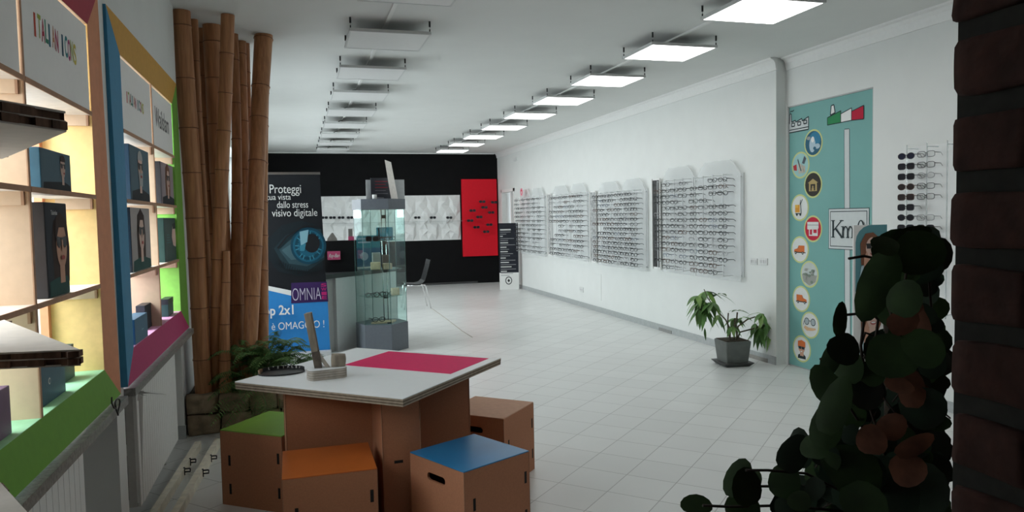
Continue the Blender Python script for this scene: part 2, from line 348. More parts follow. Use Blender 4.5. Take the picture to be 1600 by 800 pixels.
# ------------------------------------------------------------------ shop-window display units
ORANGE, CRIMSON, GREEN, YELLOW, BLUE, MAGENTA = [mat(n, c, .7, noise_amt=.04) for n, c in (('orange_card', (.72, .30, .155)), ('crimson_card', (.42, .03, .06)), ('green_card', (.15, .36, .035)), ('yellow_card', (.62, .33, .05)), ('blue_card', (.04, .24, .42)), ('magenta_card', (.44, .02, .13)))]
YIN = mat('yellow_inside', (.80, .54, .22), .7); GIN = mat('green_inside', (.30, .72, .12), .7); GTOP = mat('lit_green_ledge', (.36, .70, .42), .6); MTOP = mat('pink_ledge', (.70, .35, .55), .6); LWHITE = mat('shelf_paper', (.74, .66, .58), .6)  # first ledge: green lightened in colour for the window light on it
XF = -.811
def display(name, label, y0, y1, divs, cols, ins, ledge, fl=(.16, .16), heads=()):
    top, bot, lef, rig = cols; t = thing(name, label, 'display unit', (XF, (y0 + y1) / 2, .825), 0, 'coloured display units in the shop-window niches', world=True)
    zi0, zi1, zo0, zo1 = .985, 2.435, .845, 2.60; Y0, Y1 = y0 - fl[0], y1 + fl[1]; xb = -1.0; xt, xbm = -.802, -.785
    def trap(nm, m_, pts):   # pts inner a,b then outer b,a  (x,y,z)
        mb = MB(); n = Vector((-.006, 0, 0)); cy, cz = (y0 + y1) / 2, (zi0 + zi1) / 2
        pts = [(x, y + (.0015 if y > cy else -.0015), z + (.0015 if z > cz else -.0015)) for x, y, z in pts]; mb.hexa([(-.8148, y, z) for x, y, z in pts] + pts)
        return mb.build(nm, m_, t)
    a = (XF, y0, zi0); b = (XF, y1, zi0); c = (XF, y1, zi1); d = (XF, y0, zi1); A = (xbm, Y0, zo0); B = (xbm, Y1, zo0); Cc = (xt, Y1, zo1); D = (xt, Y0, zo1)
    o = trap('bottom_frame', bot, [a, b, B, A]); tag(o, 'coloured card valance', None)
    trap('top_frame', top, [c, d, D, Cc]); trap('left_frame', lef, [d, a, A, D]); trap('right_frame', rig, [b, c, Cc, B])
    for nm, y, m_ in (('left_panel', y0 - .012, ins[0]), ('right_panel', y1, ins[1])): MB().box(xb, XF - .001, y, y + .012, zi0, zi1).build(nm, m_, t)
    MB().box(xb - .03, xb, y1 - .035, y1 + .012, zi0, zi1).build('rear_flange', rig, t)
    m = MB(); m.m(ledge).box(-1.10, XF - .001, y0, y1, zi0 - .012, zi0); m.build('ledge', None, t)
    MB().box(xb, XF - .001, y0, y1, zi1, zi1 + .012).build('top_board', PEACH, t)
    ys = [y0] + list(divs) + [y1]
    for dv in divs:
        mb = MB(); mb.m(PEACH).box(xb, XF - .003, dv - .009, dv + .009, zi0, zi1); mb.m(EDGE).box(XF - .003, XF + .001, dv - .009, dv + .009, zi0, zi1); mb.build('divider', None, t)
    for i in range(len(ys) - 1):
        l, r = ys[i] + (.009 if i else 0), ys[i + 1] - (.009 if i < len(ys) - 2 else 0)
        for zz in (2.075, 1.728, 1.352):
            mb = MB(); mb.m(LWHITE).box(xb + .02, XF - .002, l, r, zz - .016, zz); mb.m(EDGE).box(XF - .002, XF + .002, l, r, zz - .018, zz); mb.m(PEACH).box(xb + .04, XF - .02, r - .012, r, zz - .06, zz - .016); mb.m(EDGE).box(XF - .02, XF - .012, r - .012, r, zz - .06, zz - .016); mb.build('shelf', None, t)
        hp = MB(); hp.m(mat('white_header_card', (.93, .92, .90), .6, noise_amt=.01)).box(-.83, -.815, l + .004, r - .012, 2.078, 2.425 if i < len(ys) - 2 or True else 2.4); h = hp.build('header_panel', None, t)
        hd = heads[i] if i < len(heads) else None
        if hd: hd(h, l, r)
    return t
COLSEQ = [flat('ink_%d' % i, c) for i, c in enumerate([(.55, .08, .05), (.40, .45, .10), (.45, .04, .08), (.08, .30, .20), (.06, .18, .25), (.60, .30, .18), (.45, .05, .12), (.03, .10, .16), (.05, .25, .28), (.45, .05, .18), (.45, .52, .15), (.62, .52, .12)])]
def italian(h, l, r, k=.82, z=2.235, hh=.075, w=.62):
    s = 'ITALIAN ICONS'; n = len(s); L = (r - l) * w; st = L / n; y = l + (r - l) * .16; c = 0
    for i, ch in enumerate(s):
        if ch != ' ': text(ch, (-.8145, y + i * st, z + (hh * .04 if i % 2 else -hh * .03)), FACE_X, st * (.5 if ch == 'I' else .93), hh, COLSEQ[c % 12], h, bold=.03); c += 1
def watch(h, l, r): text('Wailslam', (-.8145, l + .10, 2.205), FACE_X, (r - l) * .66, .12, PBLACK, h, bold=.008)
display('display_unit', 'open shelf unit framed in orange and green card, nearest on the left', 1.87, 3.465, [2.67], (CRIMSON, GREEN, ORANGE, ORANGE), (YIN, YIN), GTOP, (.15, .15), heads=(None, italian))
display('display_unit', 'open shelf unit framed in blue, yellow, magenta and green card beside bamboo', 4.05, 5.61, [4.845], (YELLOW, MAGENTA, BLUE, GREEN), (BLUE, GIN), MTOP, (.29, .17), heads=(lambda h, l, r: italian(h, l, r, z=2.225, hh=.055, w=.55), watch))

# portraits printed on boxes and posters: a, b in 0..1 boxes of the given plane
def portrait(D, w, h, hair, skin, bg, cloth, beard=None, sh=0, long=True, smile=False, lens=PBLACK, fx=.55, fy=.62):
    D.rect(bg, 0, w, 0, h); cx, cy, s = w * fx, h * fy, min(w * 1.15, h * .95)
    if long: D.poly(hair, [(cx - .33 * s, cy - .55 * s), (cx - .36 * s, cy), (cx - .28 * s, cy + .30 * s), (cx, cy + .42 * s), (cx + .28 * s, cy + .30 * s), (cx + .36 * s, cy - .05 * s), (cx + .30 * s, cy - .5 * s)])
    D.poly(cloth, [(w * .04, 0), (w * .06, h * .16), (cx - .2 * s, cy - .42 * s), (cx + .2 * s, cy - .42 * s), (w * .96, h * .14), (w * .97, 0)])
    D.poly(skin, [(cx - .1 * s, cy - .5 * s), (cx - .1 * s, cy - .2 * s), (cx + .1 * s, cy - .2 * s), (cx + .1 * s, cy - .5 * s)])
    D.ell(skin, cx, cy, .22 * s, .31 * s)
    if not long: D.ell(hair, cx, cy + .16 * s, .235 * s, .19 * s, t0=0, t1=PI)
    else: D.poly(hair, [(cx - .24 * s, cy + .02 * s), (cx - .25 * s, cy + .26 * s), (cx, cy + .37 * s), (cx + .25 * s, cy + .26 * s), (cx + .24 * s, cy), (cx + .13 * s, cy + .22 * s), (cx - .10 * s, cy + .22 * s)])
    if beard: D.poly(beard, [(cx - .22 * s, cy - .06 * s), (cx - .10 * s, cy - .10 * s), (cx + .10 * s, cy - .10 * s), (cx + .22 * s, cy - .06 * s), (cx + .15 * s, cy - .36 * s), (cx - .15 * s, cy - .36 * s)])
    for sg in (-1, 1): D.poly(lens, [(cx + sg * .03 * s, cy + .09 * s), (cx + sg * .21 * s, cy + .11 * s), (cx + sg * .20 * s, cy - .01 * s), (cx + sg * .12 * s, cy - .05 * s), (cx + sg * .04 * s, cy - .01 * s)])
    D.rect(lens, cx - .05 * s, cx + .05 * s, cy + .06 * s, cy + .09 * s)
    D.poly(skin, [(cx - .02 * s, cy + .05 * s), (cx + .02 * s, cy + .05 * s), (cx + .04 * s, cy - .09 * s), (cx - .04 * s, cy - .09 * s)])
    lip = flat('lips', (.40, .09, .08)); D.ell(lip, cx, cy - .17 * s, .075 * s, .03 * s, 12)
    if smile: D.ell(PWHITE, cx, cy - .165 * s, .055 * s, .016 * s, 10)
def carton(name, label, y0, y1, z0, z1, depth, col, print_fn=None, lid=None, front=-.825, cat='box'):
    mb = MB(); mb.m(col).box(front - depth, front, y0, y1, z0, z1, bev=.0025)
    if lid: mb.m(lid).box(front - depth - .001, front + .001, y0 - .001, y1 + .001, z1 - (z1 - z0) * .3, z1 + .001)
    o = tag(mb.build(name, None), label, cat)
    if print_fn:
        m = MB(); D = Deco(m, (front, y0 + .002, z0 + .002), (0, 1, 0), (0, 0, 1), (1, 0, 0)); print_fn(D, y1 - y0 - .004, z1 - z0 - .004, o); m.build('printed_front', None, o, recalc=False)
    return o
NAVY = mat('navy_carton', (.03, .055, .085), .5); TEALC = mat('teal_carton', (.02, .10, .15), .5); DGREEN = mat('dark_green_carton', (.02, .07, .065), .5); BLUEC = mat('blue_carton', (.03, .13, .22), .5); PURPC = mat('purple_carton', (.17, .09, .17), .5); INKC = mat('near_black_carton', (.02, .022, .03), .45)
BG1 = flat('bg_blue_grey', (.10, .16, .20)); BG2 = flat('bg_rose_grey', (.34, .28, .30)); BG3 = flat('bg_dark', (.035, .04, .05)); BG4 = flat('bg_pale', (.40, .37, .36)); CL1 = flat('cloth_dark', (.03, .035, .04)); CL2 = flat('cloth_green', (.03, .09, .08))
# nearest unit
carton('eyewear_box', 'small blue-grey box on the middle shelf of orange-framed unit', ax(62, 290, -.83).y, ax(109, 290, -.83).y, 1.7285, 1.868, .06, BLUEC, lambda D, w, h, o: portrait(D, w, h, HAIRD, SKIN2, BG1, CL1, fx=.7, long=False))
carton('tall_display_box', 'tall black box with sunglasses portrait on the orange-framed unit', ax(73, 450, -.83).y, ax(107, 450, -.83).y, 1.3525, 1.683, .055, INKC, lambda D, w, h, o: (portrait(D, w, h, HAIRD, SKIN, BG3, CL2, fx=.66, fy=.55), text('Tailorlux', (-.8235, o.data.vertices[0].co.y if 0 else ax(76, 330, -.83).y, 1.64), FACE_X, .07, .016, PWHITE, o)))
carton('eyewear_box', 'teal blue box with small ring logo on green ledge, behind cardboard shelf', ax(80, 600, -.86).y - .13, ax(98, 600, -.86).y, .9855, 1.13, .06, TEALC, lambda D, w, h, o: D.ell(PWHITE, w * .3, h * .52, .012, .012).ell(TEALC, w * .3, h * .52, .008, .008), front=-.85)
carton('eyewear_box', 'dark green box beside teal box on the green ledge', ax(98, 600, -.90).y + .005, ax(116, 600, -.90).y, .9855, 1.12, .05, DGREEN, front=-.895)
carton('eyewear_box', 'purple box on green ledge at the left edge', 2.10, ax(17, 640, -.84).y, .9855, 1.13, .08, PURPC, front=-.84)
# second unit
carton('portrait_box', 'box with portrait of grey-bearded person in sunglasses, beside yellow frame', ax(203, 300, -.83).y, ax(233, 310, -.83).y, 1.7285, 2.02, .05, NAVY, lambda D, w, h, o: portrait(D, w, h, HAIRG, SKIN2, BG1, CL1, beard=HAIRG, long=False, fx=.5))
carton('portrait_box', 'box with portrait of long fair-haired person in sunglasses, green bay', ax(251, 300, -.83).y, ax(273, 310, -.83).y, 1.7285, 2.00, .05, INKC, lambda D, w, h, o: portrait(D, w, h, HAIRB, SKIN2, BG2, CL1, fx=.45))
carton('portrait_box', 'box with portrait of dark-haired person in sunglasses, middle shelf', ax(206, 430, -.83).y, ax(236, 430, -.83).y, 1.3525, 1.69, .05, INKC, lambda D, w, h, o: portrait(D, w, h, HAIRD, SKIN2, BG4, CL2, fx=.5, fy=.6))
def tealprint(D, w, h, o):
    D.rect(DGREEN, 0, w, 0, h); D.poly(SKIN2, [(w * .72, h * .35), (w * .62, h * .55), (w * .70, h * .80), (w * .92, h * .86), (w, h * .5), (w * .95, h * .3)]); D.poly(PBLACK, [(w * .7, h * .86), (w * .95, h * .9), (w, h * .75), (w * .72, h * .74)])
    for k in range(4): D.rect(flat('pale_teal', (.12, .25, .25)), w * .15, w * (.5 - .04 * k), h * (.42 + .06 * k), h * (.44 + .06 * k))
carton('portrait_box', 'dark teal box with pale figure and lettering, middle shelf of green bay', ax(257, 405, -.83).y, ax(275, 405, -.83).y, 1.3525, 1.64, .05, DGREEN, tealprint)
carton('eyewear_box', 'blue box on pink ledge right beside the blue frame', ax(211, 515, -.815).y, ax(231, 515, -.815).y, .9855, 1.115, .07, BLUEC, lambda D, w, h, o: D.rect(flat('pale_blue', (.25, .40, .50)), w * .5, w * .65, h * .40, h * .46), front=-.815)
carton('eyewear_box', 'long black box with small portrait lying on pink ledge', ax(226, 500, -.87).y, ax(250, 500, -.87).y, .9855, 1.13, .05, INKC, lambda D, w, h, o: portrait(D, w, h, HAIRD, SKIN2, BG3, CL1, fx=.72, fy=.55), front=-.865)
carton('eyewear_box', 'small dark green box on pink ledge under the green bay', ax(263, 480, -.84).y, ax(271, 480, -.84).y, .9855, 1.10, .05, DGREEN, lid=INKC, front=-.84)

# radiators, cable
def radiator(label, y0, y1):
    t = thing('radiator', label, 'radiator', (-.88, (y0 + y1) / 2, .12), 0, 'white radiators under the display units', world=True)
    n = int((y1 - y0) / .06); st = (y1 - y0) / n
    mb = MB()
    for k in range(n): mb.box(-.835, -.82, y0 + k * st + .002, y0 + (k + 1) * st - .002, .15, .735, bev=.004)
    mb.box(-.838, -.83, y0 + .001, y1 - .001, .17, .72); mb.build('front_plate', JAMB, t)
    mb = MB(); 
    for zz in (.18, .68): mb.box(-.925, -.835, y0 + .01, y1 - .01, zz, zz + .04)
    mb.box(-.93, -.915, y0 + .01, y1 - .01, .16, .73); mb.build('rear_body', JAMB, t)
    side = mat('radiator_side', (.55, .54, .52), .5)
    for y in (y0, y1 - .012):
        mb = MB(); mb.m(side).box(-.925, -.838, y, y + .012, .15, .735); mb.m(DARK)
        for a, b in ((.19, .42), (.48, .70)): mb.box(-.893, -.875, y - .001, y + .013, a, b)
        mb.build('side_grille', None, t)
    for y in (y0 + .1, y1 - .1): MB().box(-1.0, -.925, y - .02, y + .02, .55, .58).build('bracket', JAMB, t)
    MB().tube([(-.90, y1 - .05, .15), (-.90, y1 - .05, 0)], .009).build('pipe', JAMB, t)
radiator('white ribbed radiator below the green card valance', 1.95, 3.13); radiator('white ribbed radiator below the magenta card valance', 4.10, 5.32)
c = ax(184, 636, -.755); mb = MB(); mb.ring([c + Vector((.004 * math.sin(2 * a), .030 * math.cos(a), .034 * math.sin(a))) for a in [2 * PI * k / 20 for k in range(20)]], .0035, 6); mb.tube([c + Vector((0, -.030, 0)), c + Vector((-.004, -.05, .01)), c + Vector((-.006, -.07, .035)), c + Vector((-.004, -.075, .06))], .0035, 6)
tag(mb.build('cable', BLACK), 'black cable loop hanging over marble sill between the units', 'cable')

# honeycomb cardboard display stand at the left edge
HONEY = mat('honeycomb_core', (.15, .08, .05), .9, noise_amt=.5, scale=70, stretch=(1, 1, .25)); BRD = mat('beige_board', (.62, .56, .50), .7, noise_amt=.05)
st = thing('cardboard_stand', 'cardboard display stand with dark honeycomb-edged shelves at left edge', 'display stand', (-.70, 1.5, 0), 0, None, world=True)
def board(pts, z0, z1):
    mb = MB(); n = len(pts); rnd = random.Random(int(z0 * 100))
    mb.m(BRD).prism([(x, y, z1 - .0035) for x, y in pts], (0, 0, .0035)); mb.prism([(x, y, z0) for x, y in pts], (0, 0, .0035)); zm = (z0 + z1) / 2
    mb.prism([(x, y, zm - .0012) for x, y in pts], (0, 0, .0024)); mb.m(HONEY)
    cx = sum(p[0] for p in pts) / n; cy = sum(p[1] for p in pts) / n
    ins = [(x + (cx - x) * .012, y + (cy - y) * .012) for x, y in pts]
    for a, b in ((z0 + .003, zm - .001), (zm + .001, z1 - .003)):
        for i in range(n):
            p, q = Vector(ins[i]), Vector(ins[(i + 1) % n]); L = (q - p).length; m = max(1, int(L / .03)); d = (q - p) / L; nr = Vector((d.y, -d.x))
            for k in range(m):
                u0, u1 = p + d * (L * k / m), p + d * (L * (k + 1) / m); e = nr * rnd.choice((-.004, .0, .004, .006))
                mb.prism([(u0.x + e.x, u0.y + e.y, a), (u1.x + e.x, u1.y + e.y, a), (u1.x - nr.x * .02, u1.y - nr.y * .02, a), (u0.x - nr.x * .02, u0.y - nr.y * .02, a)], (0, 0, b - a))
    mb.build('shelf', None, st)
zt = 1.345; P1 = az(125, 546, zt); P2 = az(-120, 556, zt); P3 = az(0, 497, zt); P3 = P1 + (P3 - P1) * .93
board([(P1.x, P1.y), (P3.x, P3.y), (P3.x - .02, P3.y - .2), (-.755, 1.75), (P2.x - .02, P2.y - .05), (P2.x, P2.y)], zt - .034, zt)
zu = 1.765; Q1 = az(104, 206, zu); Q2 = az(-60, 183, zu); Q3 = az(0, 250, zu); Q3 = Q1 + (Q3 - Q1) * .95
board([(Q1.x, Q1.y), (Q3.x, Q3.y), (-.77, 1.9), (-.76, 1.3), (Q2.x - .1, Q2.y), (Q2.x, Q2.y)], zu, zu + .036)
zb = 1.08; W1 = az(0, 753, zb); W2 = az(40, 797, zb); W3 = W1 + (W2 - W1) * 3; W0 = W1 - (W2 - W1) * .45
board([(W3.x, W3.y), (W0.x, W0.y), (W0.x - .1, W0.y), (-.77, 1.55), (-.70, W3.y)], zb - .03, zb)
mb = MB(); mb.box(-.765, -.735, 1.50, 1.62, 0, 2.1); mb.build('upright', BRD, st)
MB().box(-.785, -.55, 1.3, 1.66, 0, .03).build('base', BRD, st)

# beams with hooks on the floor
BEAM = mat('whitewashed_wood', (.80, .75, .62), .7, noise_amt=.12, scale=20)
for i, (a, b) in enumerate((((310, 697), (238, 812)), ((341, 692), (272, 812)))):
    p, q = az(*a, 0.02), az(*b, .02); d = (p - q).normalized(); n = Vector((d.y, -d.x, 0)); q = q - d * .3
    t = thing('wooden_rail', ('whitewashed wooden rail on floor with black hooks, nearer the radiator', 'whitewashed wooden rail on floor with black hooks, nearer the green stool')[i], 'rail', ((p + q) / 2).to_tuple()[:2] + (0,), 0, 'hook rails lying on the floor', world=True)
    mb = MB(); pts = [p - n * .02, q - n * .02, q + n * .02, p + n * .02]; mb.prism([(v.x, v.y, 0) for v in pts], (0, 0, .055)); mb.build('beam', BEAM, t)
    L = (p - q).length
    for f in ((.40, .585) if i == 0 else (.385, .66)):
        c = p - d * (L * f * .62) + n * .02; mb = MB()
        mb.tube([(c.x, c.y, .01), (c.x, c.y, .06)], .006, 6); e = c + n * .035; mb.tube([(c.x, c.y, .05), (e.x, e.y, .05)], .005, 6); mb.tube([(c.x, c.y, .03), (e.x, e.y, .03), (e.x, e.y, .05)], .005, 6)
        mb.build('hook', BLACK, t)

# ------------------------------------------------------------------ bamboo, stone planter, fern
def bamboo_mat():
    m = bpy.data.materials.new('bamboo_skin'); m.use_nodes = True; nt = m.node_tree; b = nt.nodes['Principled BSDF']; L = nt.links.new
    tc = nt.nodes.new('ShaderNodeTexCoord'); mp = nt.nodes.new('ShaderNodeMapping'); mp.inputs['Scale'].default_value = (14, 14, 1.2); L(tc.outputs['Object'], mp.inputs[0])
    n = nt.nodes.new('ShaderNodeTexNoise'); n.inputs['Scale'].default_value = 3; n.inputs['Detail'].default_value = 5; L(mp.outputs[0], n.inputs['Vector'])
    r = nt.nodes.new('ShaderNodeValToRGB'); r.color_ramp.elements[0].position = .25; r.color_ramp.elements[1].position = .75
    r.color_ramp.elements[0].color = (.30, .125, .052, 1); r.color_ramp.elements[1].color = (.58, .285, .13, 1); L(n.outputs[0], r.inputs[0]); L(r.outputs[0], b.inputs['Base Color']); b.inputs['Roughness'].default_value = .5
    return m
BAMB = bamboo_mat(); NODE = mat('bamboo_node', (.16, .065, .035), .7, noise_amt=.3)
ZS = .30
BP = [  # top px, bottom px, width px top/bottom, depth offset, label
    ((281, 15), (318, 612), 26, 23, 0, 'thickest bamboo pole, leftmost, standing against the white wall'),
    ((303, 29), (330, 600), 11, 12, .1, 'thin dark bamboo pole just right of the leftmost thick pole'),
    ((314, 41), (344, 600), 11, 14, .25, 'thin bamboo pole between the leftmost and the second thick poles, set back'),
    ((331, 35), (362, 600), 26, 22, .30, 'thick bamboo pole half hidden behind the pole that leans left'),
    ((356, 23), (336, 606), 19, 19, 0, 'bamboo pole leaning left towards its foot, in front of the cluster'),
    ((366, 52), (373, 600), 11, 21, .10, 'knotty darker bamboo pole in the middle of the cluster'),
    ((376, 60), (384, 596), 15, 16, .38, 'bamboo pole behind the knotty dark one, close to the ceiling'),
    ((386, 87), (396, 590), 9, 12, .62, 'slim pale grey bamboo pole at the back of the cluster'),
    ((412, 55), (386, 598), 26, 20, .0, 'thick bamboo pole leaning left, right-hand front of the cluster'),
    ((416, 84), (408, 592), 11, 21, .45, 'bamboo pole furthest right, beside the roll-up banner'),
    ((354, 392), (352, 602), 10, 18, .06, 'short cut bamboo pole standing between two taller ones')]
def bam_axis(i):
    tp, bp, w0, w1, dy, lb = BP[i]
    T = az(*tp, ZC); B = az(*bp, ZS); ty = max(min(T.y, 6.75), 5.98) + dy * .3
    T = ay(tp[0], tp[1], ty); T = EYE + (T - EYE); by = (6.02, 6.22, 6.33, 6.37, 6.10, 6.17, 6.33, 6.42, 6.06, 6.25, 6.01)[i]; d = ray(*bp); B = EYE + d * (by / d.y); B.z = ZS - .02
    T.z = ZC - .001 if i < 10 else T.z
    if i == 10: T = ay(tp[0], tp[1], 6.03)
    return T, B, w0 * ty / FPX / 2 / 1.0, w1 * by / FPX / 2 / 1.0, lb
for i in range(len(BP)):
    T, B, r0, r1, lb = bam_axis(i); rnd = random.Random(i * 3 + 1)
    B.x = max(B.x, XL2 + r1 + .02); T.x = max(T.x, XL2 + r0 + .015)
    pts, rad = [], []; H_ = T.z - B.z; z = 0; nodes = []
    while z < H_: nodes.append(z / H_); z += rnd.uniform(.26, .42)
    ts = sorted(set([0, 1] + [t + e / H_ for t in nodes[1:] for e in (-.018, -.006, 0, .006, .02) if 0 < t + e / H_ < 1]))
    mb = MB(); mb.m(BAMB)
    for t in ts:
        near = min((abs(t - q) * H_ for q in nodes[1:]), default=1); p = B.lerp(T, t) + Vector((math.sin(t * 3 + i), math.cos(t * 2.3 + i), 0)) * .012 * math.sin(PI * t)
        pts.append(p); rad.append((r1 + (r0 - r1) * t) * (1.05 if near < .003 else 1.0 if near > .01 else 1.025))
    mb.tube(pts, rad, 14, caps=False); mb.m(NODE)
    mb.tube([pts[-1] - (pts[-1] - pts[-2]).normalized() * .002, pts[-1]], [rad[-1], rad[-1] * .98], 14)
    o = mb.build('bamboo_pole', None); tag(o, lb, 'bamboo', 'bamboo poles in the stone planter')
    nb = MB()
    for q in nodes[1:]:
        c = min(range(len(ts)), key=lambda k: abs(ts[k] - q)); d = (T - B).normalized(); nb.ring([pts[c] + (d.orthogonal().normalized() * math.cos(a) + d.cross(d.orthogonal().normalized()) * math.sin(a)) * rad[c] for a in [2 * PI * k / 14 for k in range(14)]], .0028, 5)
    nb.build('node_rings', NODE, o)
STONE = mat('rough_tuff_stone', (.30, .23, .15), .95, noise_amt=.35, scale=14, bump=.5); SOIL = mat('soil', (.05, .035, .022), 1, noise_amt=.5, scale=60)
pl = thing('stone_planter', 'low planter of rough tan stone blocks holding bamboo and fern', 'planter', (-.5, 6.3, 0), 0, None, world=True)
mb = MB(); rnd = random.Random(8); PX0, PX1, PY0, PY1 = XL2 + .01, .10, 5.92, 6.75
for row, (z, h) in enumerate(((.0, .155), (.155, .155))):
    x = PX0 - (.0 if row % 2 else .0); k = 0
    while x < PX1 - .02:
        wd = min(rnd.uniform(.2, .38), PX1 - x); wd = wd if PX1 - x - wd > .08 else PX1 - x
        mb.lump((x + wd / 2, PY0 + .04 + rnd.uniform(-.012, .012), z + h / 2), (wd / 2 - .003, .06, h / 2 - .002), seed=row * 9 + k, rough=.28, sub=4); x += wd; k += 1
    y = PY0 + .08
    while y < PY1 - .02:
        wd = min(rnd.uniform(.16, .3), PY1 - y); mb.lump((PX1 - .05, y + wd / 2, z + h / 2), (.06, wd / 2 - .003, h / 2 - .002), seed=row * 9 + k + 40, rough=.28, sub=3); y += wd; k += 1
mb.build('stone_wall', STONE, pl); mb = MB(); mb.m(SOIL).box(PX0, PX1 - .03, PY0 + .03, PY1, 0, ZS - .02); mb.build('soil', None, pl)
FERN = mat('fern_green', (.10, .20, .055), .6, noise_amt=.4, scale=18); FERN2 = mat('fern_light', (.17, .29, .085), .6, noise_amt=.3, scale=18)
def leaf(mb, base, dirv, up, L, W, fold=.25, droop=.2, n=5):
    d = dirv.normalized(); s = d.cross(up).normalized(); u = s.cross(d).normalized(); prev = None
    for i in range(n + 1):
        t = i / n; wv = W * (math.sin(PI * (t ** .8)) if 0 < t < 1 else .02) / 2; c = base + d * (L * t) - Vector((0, 0, 1)) * droop * L * t * t
        row = [mb.bm.verts.new(c - s * wv + u * wv * fold), mb.bm.verts.new(c), mb.bm.verts.new(c + s * wv + u * wv * fold)]
        if prev: mb.face([prev[0], prev[1], row[1], row[0]], True); mb.face([prev[1], prev[2], row[2], row[1]], True)
        prev = row
fe = thing('fern', 'bushy green fern spilling over the stone planter beside bamboo', 'plant', (-.22, 6.10, .28), 0, None, world=True)
mb = MB(); rb = MB(); rnd = random.Random(5); FC = Vector((-.27, 6.12, .29))
for k in range(125):
    a = rnd.uniform(-PI * .98, PI * .12) if k % 4 else rnd.uniform(0, 2 * PI); L = rnd.uniform(.40, .66); el = rnd.uniform(.45, 1.42) if k % 6 else rnd.uniform(-.1, .4); base = FC + Vector((rnd.uniform(-.16, .16), rnd.uniform(-.08, .10), 0))
    d = Vector((math.cos(a), math.sin(a), 0)); P = []
    for i in range(25):
        t = i / 24; P.append(base + d * (L * math.cos(el) * t * 1.0) + Vector((0, 0, L * (math.sin(el) * 1.75 * t - (.55 + .55 * math.sin(el)) * t * t))))
    P = [Vector((max(p.x, XL2 + .03), p.y, max(p.z, .06) if p.y > 5.85 else max(p.z, .05))) for p in P]
    rb.tube(P[::3], [.0025] * 9, 4)
    mb.m(FERN2 if k % 3 == 0 else FERN)
    for i in range(2, 25):
        t = i / 24; tg = (P[i] - P[i - 1]).normalized(); sd = tg.cross(Vector((0, 0, 1))); sd = sd.normalized() if sd.length > .01 else Vector((1, 0, 0)); ll = .078 * math.sin(PI * (t * .88 + .1)) + .012
        for sg in (-1, 1): leaf(mb, P[i], sd * sg + tg * .35, Vector((0, 0, 1)), ll, .0115, .2, .25, 3)
mb.build('fronds', None, fe, recalc=False); rb.build('frond_stems', FERN, fe)

# ------------------------------------------------------------------ roll-up banner
YBN = 8.9
bn = thing('roll_up_banner', 'tall roll-up banner with blue eye on black and offer text on blue', 'banner', (-.05, YBN, 0), 0, None, world=True)
BKB = flat('banner_black', (.012, .013, .016)); BLB = flat('banner_blue', (.035, .24, .60)); PUR = flat('banner_purple', (.045, .02, .10)); MAG = flat('banner_magenta', (.45, .02, .15))
def bp(px, py): v = ay(px, py, YBN); return (v.x, v.z)
TLx = -.50; tr, br = bp(499.5, 272), bp(516, 548)
mb = MB(); mb.m(BKB).prism([(TLx, YBN, tr[1]), (tr[0], YBN, tr[1]), (br[0], YBN, br[1]), (TLx + .045, YBN, br[1])], (0, .004, 0)); mb.build('fabric', None, bn)
mb = MB(); D = Deco(mb, (0, YBN, 0), (1, 0, 0), (0, 0, 1), (0, -1, 0), step=.0012)
P = lambda *q: [bp(*v) for v in q]
lo = (TLx + .035, bp(418, 452)[1] + .02)
D.poly(BLB, [lo] + P((455, 458), (455, 472), (512, 468), (516, 548)) + [(TLx + .045, br[1])])
D.poly(PWHITE, [(lo[0], lo[1] + .05), lo] + P((455, 462), (455, 454))[::1])
D.poly(PUR, P((455, 442), (510.5, 440), (513, 471), (455, 474)))
# the eye
TE = [flat('eye_%d' % i, c) for i, c in enumerate([(.010, .016, .02), (.016, .034, .042), (.03, .065, .08), (.055, .11, .13), (.008, .05, .08), (.012, .10, .16), (.04, .20, .28), (.20, .38, .45)])]
def el(m_, cx, cy, rx, ry, t0=0, t1=2 * PI): c = bp(cx, cy); s = YBN / FPX / .99; D.ell(m_, c[0], c[1], rx * s, ry * s, 36, t0, t1)
D.poly(TE[0], P((420, 372), (440, 352), (470, 345), (500, 352), (505, 420), (470, 432), (435, 425), (420, 405)))
D.poly(TE[1], P((428, 388), (446, 368), (472, 356), (502, 358), (507, 405), (480, 424), (446, 420)))
D.poly(TE[2], P((436, 390), (452, 376), (474, 362), (503, 364), (507, 402), (480, 416), (452, 412)))
D.poly(TE[3], P((440, 391), (455, 381), (474, 372), (478, 404), (455, 406)))
for m_, r in ((TE[4], 27.5), (TE[5], 24), (TE[4], 21), (TE[5], 17)): el(m_, 482, 384, r * .93, r)
for k in range(22):
    a = 2 * PI * k / 22; c0, c1 = (482 + 15 * math.cos(a), 384 + 16 * math.sin(a)), (482 + 21 * math.cos(a), 384 + 23 * math.sin(a)); D.line(TE[6 if k % 3 else 4], P(c0, c1), .012); D.k -= 1
D.k += 1
el(BKB, 487, 380, 11.5, 14); D.poly(TE[7], P((468, 362), (482, 359), (480, 378), (470, 384))); D.poly(TE[6], P((468, 384), (478, 380), (476, 392), (469, 392)))
D.line(BKB, P((434, 388), (448, 370), (472, 354), (504, 353)), .02)
rnd = random.Random(2)
for k in range(20): x = 436 + k * 3.6; y = 410 + 12 * math.sin(PI * k / 24) - (abs(k - 10) * .5); D.line(BKB, P((x, y), (x - 4 + rnd.uniform(-3, 5), y + rnd.uniform(7, 13))), .007); D.k -= 1
D.k += 2; mb.build('printed_graphics', None, bn, recalc=False)
GREYT = flat('grey_letter', (.62, .62, .60))
